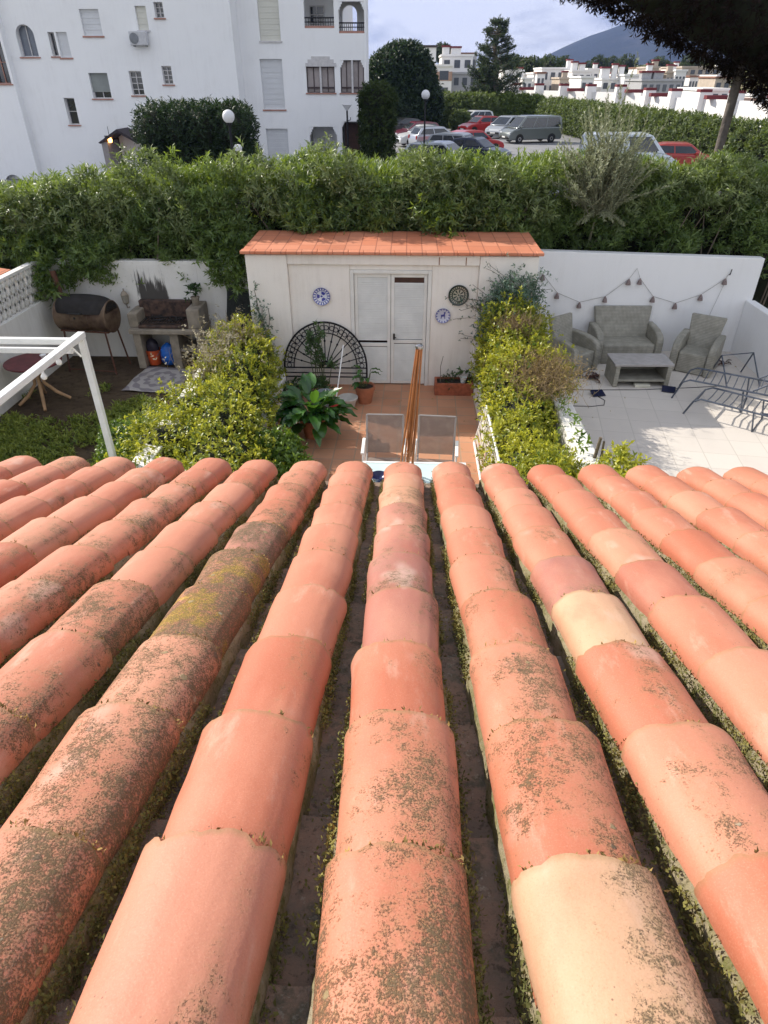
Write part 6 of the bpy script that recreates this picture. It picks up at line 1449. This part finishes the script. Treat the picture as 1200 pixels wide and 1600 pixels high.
def make_car(label, cat, kind, mat, loc, rz, closed_rear=False, scale=1.0, name='parked_car'):
    L, Wd, low, top = PROF[kind]; o = thing(name, label, cat, loc, rz, 'cars parked in the lot'); o.scale = (scale,) * 3
    w = Wd / 2
    under = [(low[-1][0] - .05, .24), (low[0][0] + .05, .24)]
    MB().prism(low + under, -w, w, 'y').build('body', mat, o, local=True, bevel=.09, seg=3, smooth=True)
    wt = w * .80; zb, zt = min(p[1] for p in top), max(p[1] for p in top)
    def hw(z): return (w - .035) + (wt - (w - .035)) * (z - zb) / (zt - zb)
    V = [(p[0], -hw(p[1]), p[1]) for p in top] + [(p[0], hw(p[1]), p[1]) for p in top]; n = len(top)
    F = [tuple(range(n)), tuple(range(2 * n - 1, n - 1, -1))] + [(i, i + n, i + 1 + n, i + 1) for i in range(n - 1)] + [(n - 1, 2 * n - 1, n, 0)]
    MB().add(V, F).build('cabin', mat, o, local=True, bevel=.05, seg=3, smooth=True)
    def band(xa, xb, za, zb_, s):
        m = MB(); 
        def X(x, z):   # keep the pane inside the sloping pillars
            return x
        y1, y2 = hw(za) + .012, hw(zb_) + .012
        m.add([(xa[0], s * y1, za), (xb[0], s * y1, za), (xb[1], s * y2, zb_), (xa[1], s * y2, zb_), (xa[0], s * (y1 - .02), za), (xb[0], s * (y1 - .02), za), (xb[1], s * (y2 - .02), zb_), (xa[1], s * (y2 - .02), zb_)],
              [(0, 1, 2, 3), (7, 6, 5, 4), (0, 4, 5, 1), (1, 5, 6, 2), (2, 6, 7, 3), (3, 7, 4, 0)]); m.build('side_window', M_GLASS, o, local=True)
    za, zb_ = zb + .07, zt - .13
    def edge(z, front):
        pts = top if not front else top[::-1]
        for a, b in zip(pts[:-1], pts[1:]):
            if (a[1] - z) * (b[1] - z) <= 0 and a[1] != b[1]: return a[0] + (b[0] - a[0]) * (z - a[1]) / (b[1] - a[1])
    r0, r1, f0, f1 = edge(za, False) + .14, edge(zb_, False) + .16, edge(za, True) - .17, edge(zb_, True) - .14
    cuts = [0, .36, .68, 1.0] if kind in ('estate', 'mpv', 'van') else [0, .48, 1.0]
    if closed_rear: cuts = [.62, 1.0] if kind == 'van' else cuts
    for s in (-1, 1):
        for a, b in zip(cuts[:-1], cuts[1:]):
            g = .035; band((r0 + (f0 - r0) * a + g, r1 + (f1 - r1) * a + g), (r0 + (f0 - r0) * b - g, r1 + (f1 - r1) * b - g), za, zb_, s)
    def screen(name_, front):
        z0_, z1_ = zb + .06, zt - .10; x0_, x1_ = edge(z0_, front), edge(z1_, front); d = .012 if front else -.012
        m = MB(); y0_, y1_ = hw(z0_) - .10, hw(z1_) - .10
        m.add([(x0_ + d, -y0_, z0_), (x0_ + d, y0_, z0_), (x1_ + d, y1_, z1_), (x1_ + d, -y1_, z1_), (x0_ - d, -y0_, z0_ - .01), (x0_ - d, y0_, z0_ - .01), (x1_ - d, y1_, z1_ - .01), (x1_ - d, -y1_, z1_ - .01)],
              [(0, 1, 2, 3), (7, 6, 5, 4), (0, 4, 5, 1), (1, 5, 6, 2), (2, 6, 7, 3), (3, 7, 4, 0)]); m.build(name_, M_GLASS, o, local=True)
    screen('windscreen', True)
    if not closed_rear: screen('rear_window', False)
    for fx_ in (L * .30, -L * .30):
        for s in (-1, 1):
            M_ = Matrix.Translation((fx_, s * (w - .09), .31)) @ Matrix.Rotation(R(90), 4, 'X')
            wh = MB().lathe([(.19, -.105), (.29, -.105), (.31, -.08), (.31, .08), (.29, .105), (.19, .105)], n=20, M=M_).build('wheel', M_TYRE, o, local=True, smooth=True)
            MB().lathe([(.001, -.09), (.10, -.11), (.195, -.10), (.195, .10), (.10, .11), (.001, .09)], n=14, M=M_).build('rim', M_RIM, wh, local=True, smooth=True)
            ar_ = MB(); ar_.prism([(fx_ + .37 * math.cos(a), .31 + .37 * math.sin(a)) for a in [math.pi * i / 12 for i in range(13)]], s * w - s * .05, s * w + s * .004, 'y'); ar_.build('wheel_arch', M_BLACK, o, local=True)
    xf = low[-3][0]; xr = low[1][0]; zf = low[-3][1]
    for s in (-1, 1):
        MB().box(xf - .12, xf + .045, s * (w - .36), s * (w - .06), zf - .10, zf + .03).build('headlight', M_LAMPC, o, local=True, bevel=.03)
        MB().box(xr - .012, xr + .10, s * (w - .22), s * (w - .05), .68, .92).build('tail_light', M_LAMPR, o, local=True, bevel=.02)
        MB().box(f0 - .22, f0 - .06, s * (w + .0), s * (w + .14), zb + .03, zb + .15).build('mirror', mat, o, local=True, bevel=.03)
    MB().box(low[-2][0] - .10, low[-2][0] + .02, -w + .25, w - .25, .34, .52).build('grille', M_BLACK, o, local=True, bevel=.02)
    MB().box(low[-2][0] - .02, low[-2][0] + .032, -.26, .26, .40, .50).build('number_plate', M_WMETAL, o, local=True)
    return o
def car_at(px, py_top, ztop, **k):
    d = at(px, py_top, z=ztop); return (float(d[0]), float(d[1]), 0.0)
make_car('grey-green van parked side-on in front of the shaded hedge', 'van', 'van', P_GREY, car_at(832, 180, 1.93), R(180 + 20), name='parked_van')
make_car('pale silver people carrier just behind the left end of the grey-green van', 'car', 'mpv', P_PALE, car_at(794, 181, 1.66), R(180 + 48))
make_car('bright red hatchback in front of the small white van', 'car', 'hatch', P_RED, car_at(752, 181, 1.47), R(180 + 28))
make_car('small white van under the conifer, behind the bright red hatchback', 'van', 'mpv', P_WHITE, car_at(740, 172, 1.68), R(180 + 30), scale=1.0, name='parked_van')
make_car('dark red car in the middle of the parking lot, behind the dark blue saloon', 'car', 'hatch', P_RED, car_at(742, 203, 1.47), R(30))
make_car('black car in the shade under the round dark tree', 'car', 'saloon', P_BLACK, car_at(632, 184, 1.43), R(205))
make_car('maroon car beside the black car, in front of the round dark tree', 'car', 'hatch', P_MAROON, car_at(650, 190, 1.47), R(200))
make_car('white saloon with its front to the left, before the maroon car', 'car', 'saloon', P_WHITE, car_at(662, 195, 1.43), R(200))
make_car('pale silver hatchback behind the thin street lamp, before the white saloon', 'car', 'hatch', P_SILVER, car_at(684, 197, 1.47), R(22))
make_car('light grey estate between the silver hatchback and the dark blue saloon', 'car', 'estate', P_PALE, car_at(722, 208, 1.56), R(-24))
make_car('dark blue saloon with its bonnet to the right, nearest row of parked cars', 'car', 'saloon', P_BLUE, car_at(742, 214, 1.43), R(-28))
make_car('silver car with roof bars just above the garden hedge, nearest of all', 'car', 'estate', P_SILVER, car_at(694, 221, 1.58), R(-24))
make_car('white panel van half hidden by the olive sapling on the right', 'van', 'van', paint('van_white', (.60, .65, .70)), car_at(985, 211, 1.93), R(-8), True, 1.06, name='parked_van')
make_car('red car behind the white panel van, left of the bare grey trunk', 'car', 'hatch', paint('orange_red', (.40, .03, .02)), car_at(1072, 223, 1.47), R(-12))

# ------------------------------------------------------------------ the far town
M_BAND = simple('dark_red_coping', (.17, .03, .035), .8, bump=0); M_FWIN = simple('far_window', (.10, .11, .13), .25, bump=0); M_PEACH = simple('peach_render', (.46, .30, .23), .85, bump=0)
M_ROOFF = simple('far_roof', (.24, .12, .08), .85, bump=0); M_GREYR = simple('grey_render', (.40, .40, .42), .85, bump=0)  # even grey render for some far houses
def town(name, label, x0, y0, x1, Y, wall, floors=0, cols=0, depth=9.0, cap=None, cat='building', group=None, zb=-.1, band=None, parapet=True, chim=()):
    """a house front at depth Y filling the picture from x0 to x1 with its top at y0"""
    X0, X1 = fx(x0, y0 + 20, Y), fx(x1, y0 + 20, Y); zt = fz((x0 + x1) / 2, y0, Y)
    o = thing(name, label, cat, ((X0 + X1) / 2, Y, zb), 0, group)
    m = MB(); m.box(X0, X1, Y, Y + depth, zb, zt)
    m.build('wall', wall, o)
    if parapet: MB().box(X0 - .15, X1 + .15, Y - .15, Y + depth, zt + .002, zt + .25).build('roof', cap or wall, o)
    if band: MB().box(X0 - .02, X1 + .02, Y - .05, Y - .004, zt - band, zt - band * .35).build('band', M_PEACH, o)
    H_ = zt - max(zb, 0); fh = H_ / max(1, floors)
    for f in range(floors):
        for c in range(cols):
            cw = (X1 - X0) / cols; xa = X0 + cw * (c + .22); xb = X0 + cw * (c + .78); za = zt - fh * (f + .80); zc = zt - fh * (f + .25)
            MB().box(xa, xb, Y - .06, Y + .05, za, zc).build('window', M_FWIN, o)
    for (u, hgt, wd) in chim:
        xx = X0 + (X1 - X0) * u; cb = MB().box(xx - wd / 2, xx + wd / 2, Y + .3, Y + .3 + wd, zt + .1, zt + hgt); c_ = cb.build('chimney', wall, o)
        MB().box(xx - wd / 2 - .1, xx + wd / 2 + .1, Y + .2, Y + .4 + wd, zt + hgt + .002, zt + hgt + .22).build('cap', M_BAND, c_)
    return o
town('white_tower', 'slim white stair tower with dark cap behind the round tree', 660, 74, 681, 108, M_TOWN, 0, 0, 6, M_FRAMED)
town('apartment_house', 'low beige-topped house between the round tree and the slim white tower', 626, 80, 661, 112, M_BEIGE, 2, 2, 9)
town('apartment_house', 'white balcony house with peach upper band right of the slim tower', 681, 104, 706, 106, M_TOWN, 3, 1, 9, band=1.6)
town('apartment_house', 'white terraced house with three roof chimneys left of the conifer', 690, 88, 738, 116, M_TOWN, 4, 3, 10, chim=((.12, 1.1, 1.0), (.45, 1.0, 1.4)))
town('apartment_house', 'white house with glazed balconies partly hidden by the conifer', 706, 116, 745, 109, M_GREYR, 3, 3, 8)
town('hill_house', 'pale house on the ridge above the white terraces left of the conifer', 706, 84, 744, 190, M_GREYR, 2, 4, 9, M_ROOFF)
town('hill_house', 'beige villa with brown roof on the ridge right of the conifer', 800, 92, 831, 180, M_BEIGE, 3, 3, 9, M_ROOFF)
town('town_house', 'white cube house just right of the conifer', 788, 112, 816, 125, M_TOWN, 3, 2, 9)
town('town_house', 'white house with small tower right of the cube house', 832, 116, 846, 128, M_TOWN, 2, 1, 9)
town('town_house', 'cream villa with three windows above the white wall', 845, 108, 892, 135, M_TOWN, 3, 4, 9, chim=((.9, 1.2, .9),))
town('town_house', 'wide white house with window strip under the green hillside', 892, 112, 922, 128, M_TOWN, 3, 3, 9, chim=((.1, 1.2, .9), (.5, 1.0, .9)))
town('town_house', 'white stepped house with low tower right of the wide white house', 906, 122, 926, 112, M_TOWN, 2, 2, 8)
town('town_house', 'row house with square chimney in the middle of the white town', 938, 125, 974, 115, M_TOWN, 3, 3, 8, chim=((.12, 1.4, 1.2), (.5, 1.8, .7), (.8, 1.6, .7)))
town('town_house', 'long white house with blue shaded windows below the hillside', 973, 119, 1020, 112, M_TOWN, 3, 5, 8, chim=((.8, 1.3, .7),))
town('town_house', 'grey-white house with glass balconies left of the beige tower block', 1000, 127, 1062, 100, M_GREYR, 3, 6, 8, chim=((.1, .9, 1.2), (.4, .9, 1.2)))
town('town_house', 'cream house on the slope left of the beige tower block', 1022, 118, 1056, 130, M_BEIGE, 3, 3, 8)
town('tower_block', 'beige tower block with rows of dark balconies beside the dark crown', 1062, 106, 1120, 140, M_BEIGE, 5, 5, 12)
town('town_house', 'white house with teal glass balcony right of the tower block', 1094, 142, 1135, 86, M_TOWN, 3, 3, 8)
town('town_house', 'white house with orange awning behind the bare grey trunk', 1130, 158, 1175, 78, M_TOWN, 2, 3, 8, M_PEACH)
town('town_house', 'white house at the right edge behind the end of the long hedge', 1172, 150, 1240, 84, M_TOWN, 3, 3, 8)
rng = np.random.default_rng(77)
for i in range(34):
    px = rng.uniform(786, 1120); Y = rng.uniform(118, 168); top = rng.uniform(108, 128) - .008 * (px - 786); w_px = rng.uniform(12, 26)
    town('far_house', 'one of the small white houses crowded in the far town under the hillside', px, top, px + w_px, Y, [M_TOWN, M_TOWN, M_BEIGE][i % 3], 2, int(rng.integers(2, 4)), 7, None if i % 4 else M_ROOFF, group='small white houses of the far town', chim=((float(rng.uniform(.1, .8)), .9, .8),) if i % 2 else ())
# the white boundary wall of the urbanisation with piers capped dark red
pts = [(12.9, 100.0), (23.9, 80.0), (28.0, 62.0), (31.5, 46.0)]
tw3 = thing('perimeter_wall', 'long bright white wall with dark red capped piers before the town', 'wall', (22, 80, 0)); m = MB(); piers = []
def seg_box(mb, a, b, t_, z0, z1):
    d = Vector((b[0] - a[0], b[1] - a[1], 0)); L = d.length; M_ = Matrix.Translation((a[0], a[1], 0)) @ Matrix.Rotation(math.atan2(d.y, d.x), 4, 'Z'); mb.box(0, L, -t_ / 2, t_ / 2, z0, z1, M_)
for a, b in zip(pts[:-1], pts[1:]): seg_box(m, a, b, .3, -.1, 3.15 - .012 * (100 - a[1]))
m.build('wall_face', M_TOWN, tw3)
for a, b in zip(pts[:-1], pts[1:]):
    L = math.dist(a, b); n = int(L / 4.2)
    for i in range(n):
        u = (i + .3) / n; x, y = a[0] + (b[0] - a[0]) * u, a[1] + (b[1] - a[1]) * u; z = 3.15 - .012 * (100 - a[1])
        p = MB().box(x - .5, x + .5, y - .5, y + .4, -.1, z + .5).build('pier', M_TOWN, tw3); MB().box(x - .52, x + .52, y - .52, y + .42, z + .502, z + .72).build('cap', M_BAND, p)
        if i % 2 == 0:
            x2, y2 = x + (b[0] - a[0]) / n * .5, y + (b[1] - a[1]) / n * .5
            bb_ = MB(); bb_.box(x2 - .9, x2 + .9, y2 - .1 + .4, y2 + .6 + .4, z + .0, z + .30); bb_.build('coping', M_BAND, tw3)

# ------------------------------------------------------------------ hills
def terrain(name, x0, x1, y0, y1, nx, ny, hfun, mat):
    X, Y = np.meshgrid(np.linspace(x0, x1, nx), np.linspace(y0, y1, ny)); Z = hfun(X, Y)
    V = np.stack([X, Y, Z], -1).reshape(-1, 3); i = np.arange((ny - 1) * nx).reshape(ny - 1, nx)[:, :-1].ravel()
    o = np_mesh(name, V, np.stack([i, i + 1, i + 1 + nx, i + nx], 1), mat, smooth=True); return tag(o, kind='structure')
t = NT('green_hillside')
col = t.mix(t.step(t.noise(.035, 6, .65), .42, .58), (.10, .15, .035), (.26, .22, .12)); col = t.mix(t.step(t.noise(.11, 5, .65, t.scaled((1, 1, 1), (30, 4, 1))), .52, .6), col, (.03, .05, .02))
t.pbr(col, .95, 0, .1); M_HILL = t.m
zr = fz(960, 101, 420)
def hill_h(X, Y):
    P = np.stack([X.ravel() * .02, Y.ravel() * .02, X.ravel() * 0], 1)
    return -3 + (zr + 3) * np.clip((Y - 170) / 260, 0, 1) ** .8 * (.82 + .18 * np.tanh((X - 20) / 60)) + (wob(P, 1.3, 2).reshape(X.shape) * 1.3) * np.clip((Y - 170) / 120, 0, 1)
terrain('hillside', -160, 420, 165, 640, 120, 80, hill_h, M_HILL)
t = NT('mountain_rock')
col = t.mix(t.step(t.noise(.004, 7, .62), .4, .62), (.03, .04, .035), (.07, .075, .075)); t.pbr(col, .95, 0, .1, t.bump(t.noise(.02, 8, .7), .8, 20)); M_MOUNT = t.m
YM = 2600.0
ridge_px = [(560, 119), (700, 112), (790, 112), (846, 91), (882, 74), (925, 56), (960, 43), (1010, 24), (1060, 10), (1110, 5), (1180, 22), (1260, 60), (1400, 108), (1550, 119)]
rx = np.array([fx(p[0], p[1], YM) for p in ridge_px]); rz_ = np.array([fz(p[0], p[1], YM) for p in ridge_px])
def mount_h(X, Y):
    H = np.interp(X, rx, rz_); P = np.stack([X.ravel() * .004, Y.ravel() * .004, X.ravel() * 0], 1)
    prof = np.exp(-((Y - YM) / 520.0) ** 2); return np.maximum(-3, -20 + (np.maximum(H, 0) + 20) * prof + wob(P, 1.6, 3).reshape(X.shape) * 24 * np.clip(H / 150, 0, 1) * (1 - prof * .85))
terrain('mountain', rx[0], rx[-1], 1500, 3600, 160, 110, mount_h, M_MOUNT)
# scattered dark trees on the ridge and the hillside
M_FAR = leaf_mat('leaf_far_tree', (.025, .045, .015), (.08, .10, .035), (.1, .15, .03), .2, .6, .2)
def far_tree(px, py, Y, r, seed, label):
    c = at(px, py, y=Y); zb = float(hill_h(np.array([[c[0]]]), np.array([[Y]]))[0, 0]) if Y > 170 else 0.0
    o = thing('hill_tree', label, 'tree', (c[0], Y, zb), 0, 'small trees on the hillside')
    MB().tube([(c[0], Y, zb - .3), (c[0], Y, max(zb + .5, c[2]))], [.16, .1], 5).build('trunk', M_BARK, o)
    blob_hedge(o, [(c[0], Y, c[2], r, r, r * .85), (c[0] + r * .5, Y, c[2] - r * .4, r * .7, r * .7, r * .6)], 260, 4, r * .3, r * .14, M_FAR, seed, .4, .25, name='crown', core=True)
rng = np.random.default_rng(400)
for i in range(30):
    px = rng.uniform(876, 1085); far_tree(px, rng.uniform(98, 112), rng.uniform(200, 400), rng.uniform(1.1, 2.4), 400 + i, 'one of the small dark trees dotted over the green hillside by the mountain foot')
for i in range(16):
    px = rng.uniform(782, 860); far_tree(px, rng.uniform(103, 113), rng.uniform(150, 168), rng.uniform(1.1, 2.2), 440 + i, 'one of the dark trees between the white houses just right of the conifer')
for i in range(6):
    far_tree(rng.uniform(684, 722), rng.uniform(80, 88), 195, rng.uniform(1.2, 2.0), 460 + i, 'one of the dark trees on the ridge left of the conifer')

# ------------------------------------------------------------------ the air between here and the mountain
hzm = bpy.data.materials.new('haze_air'); hzm.use_nodes = True; hzm.node_tree.nodes.clear()
ho = hzm.node_tree.nodes.new('ShaderNodeOutputMaterial'); hv = hzm.node_tree.nodes.new('ShaderNodeVolumePrincipled')
hv.inputs['Color'].default_value = (.33, .47, 1.0, 1); hv.inputs['Density'].default_value = 0.00014; hv.inputs['Anisotropy'].default_value = 0.2
hzm.node_tree.links.new(hv.outputs[0], ho.inputs['Volume'])
hz_o = MB().box(-3600, 3600, -400, 4600, -6, 420).build('haze', hzm); tag(hz_o, kind='stuff')

# ------------------------------------------------------------------ leaf litter
rng = np.random.default_rng(611); n = 260
C = np.stack([rng.uniform(-1.9, 1.2, n), rng.uniform(6.9, 10.6, n), np.full(n, .012)], 1); C = C[(wob(C, 1.4, 5) + (np.abs(C[:, 0]) - .6) * .8) > rng.uniform(-.2, 1.0, n)]
C2 = np.stack([rng.uniform(2.45, 6.2, n), rng.uniform(7.0, 12.2, n), np.full(n, .162)], 1); C2 = C2[(wob(C2, 1.1, 2) + (3.4 - C2[:, 0]) * .35 + (C2[:, 1] - 11.3) * .4) > rng.uniform(-.1, 1.2, n)]
C = np.concatenate([C, C2]); a = rng.uniform(0, 6.28, len(C)); D = np.stack([np.cos(a), np.sin(a), rng.uniform(-.05, .12, len(C))], 1)
V, F = leaf_mesh(C, unit(D), unit(rng.normal(scale=.25, size=C.shape) + np.array([0, 0, 1.0])), rng.uniform(.03, .075, len(C)), rng.uniform(.012, .03, len(C)), .4)
o = np_mesh('fallen_leaves', V, F, M_DRY, None, attrs={'tint': tints(len(C), 5, .5, .3, rng)}); tag(o, 'small dry leaves scattered over the patio and terrace floors', 'leaves', kind='stuff')
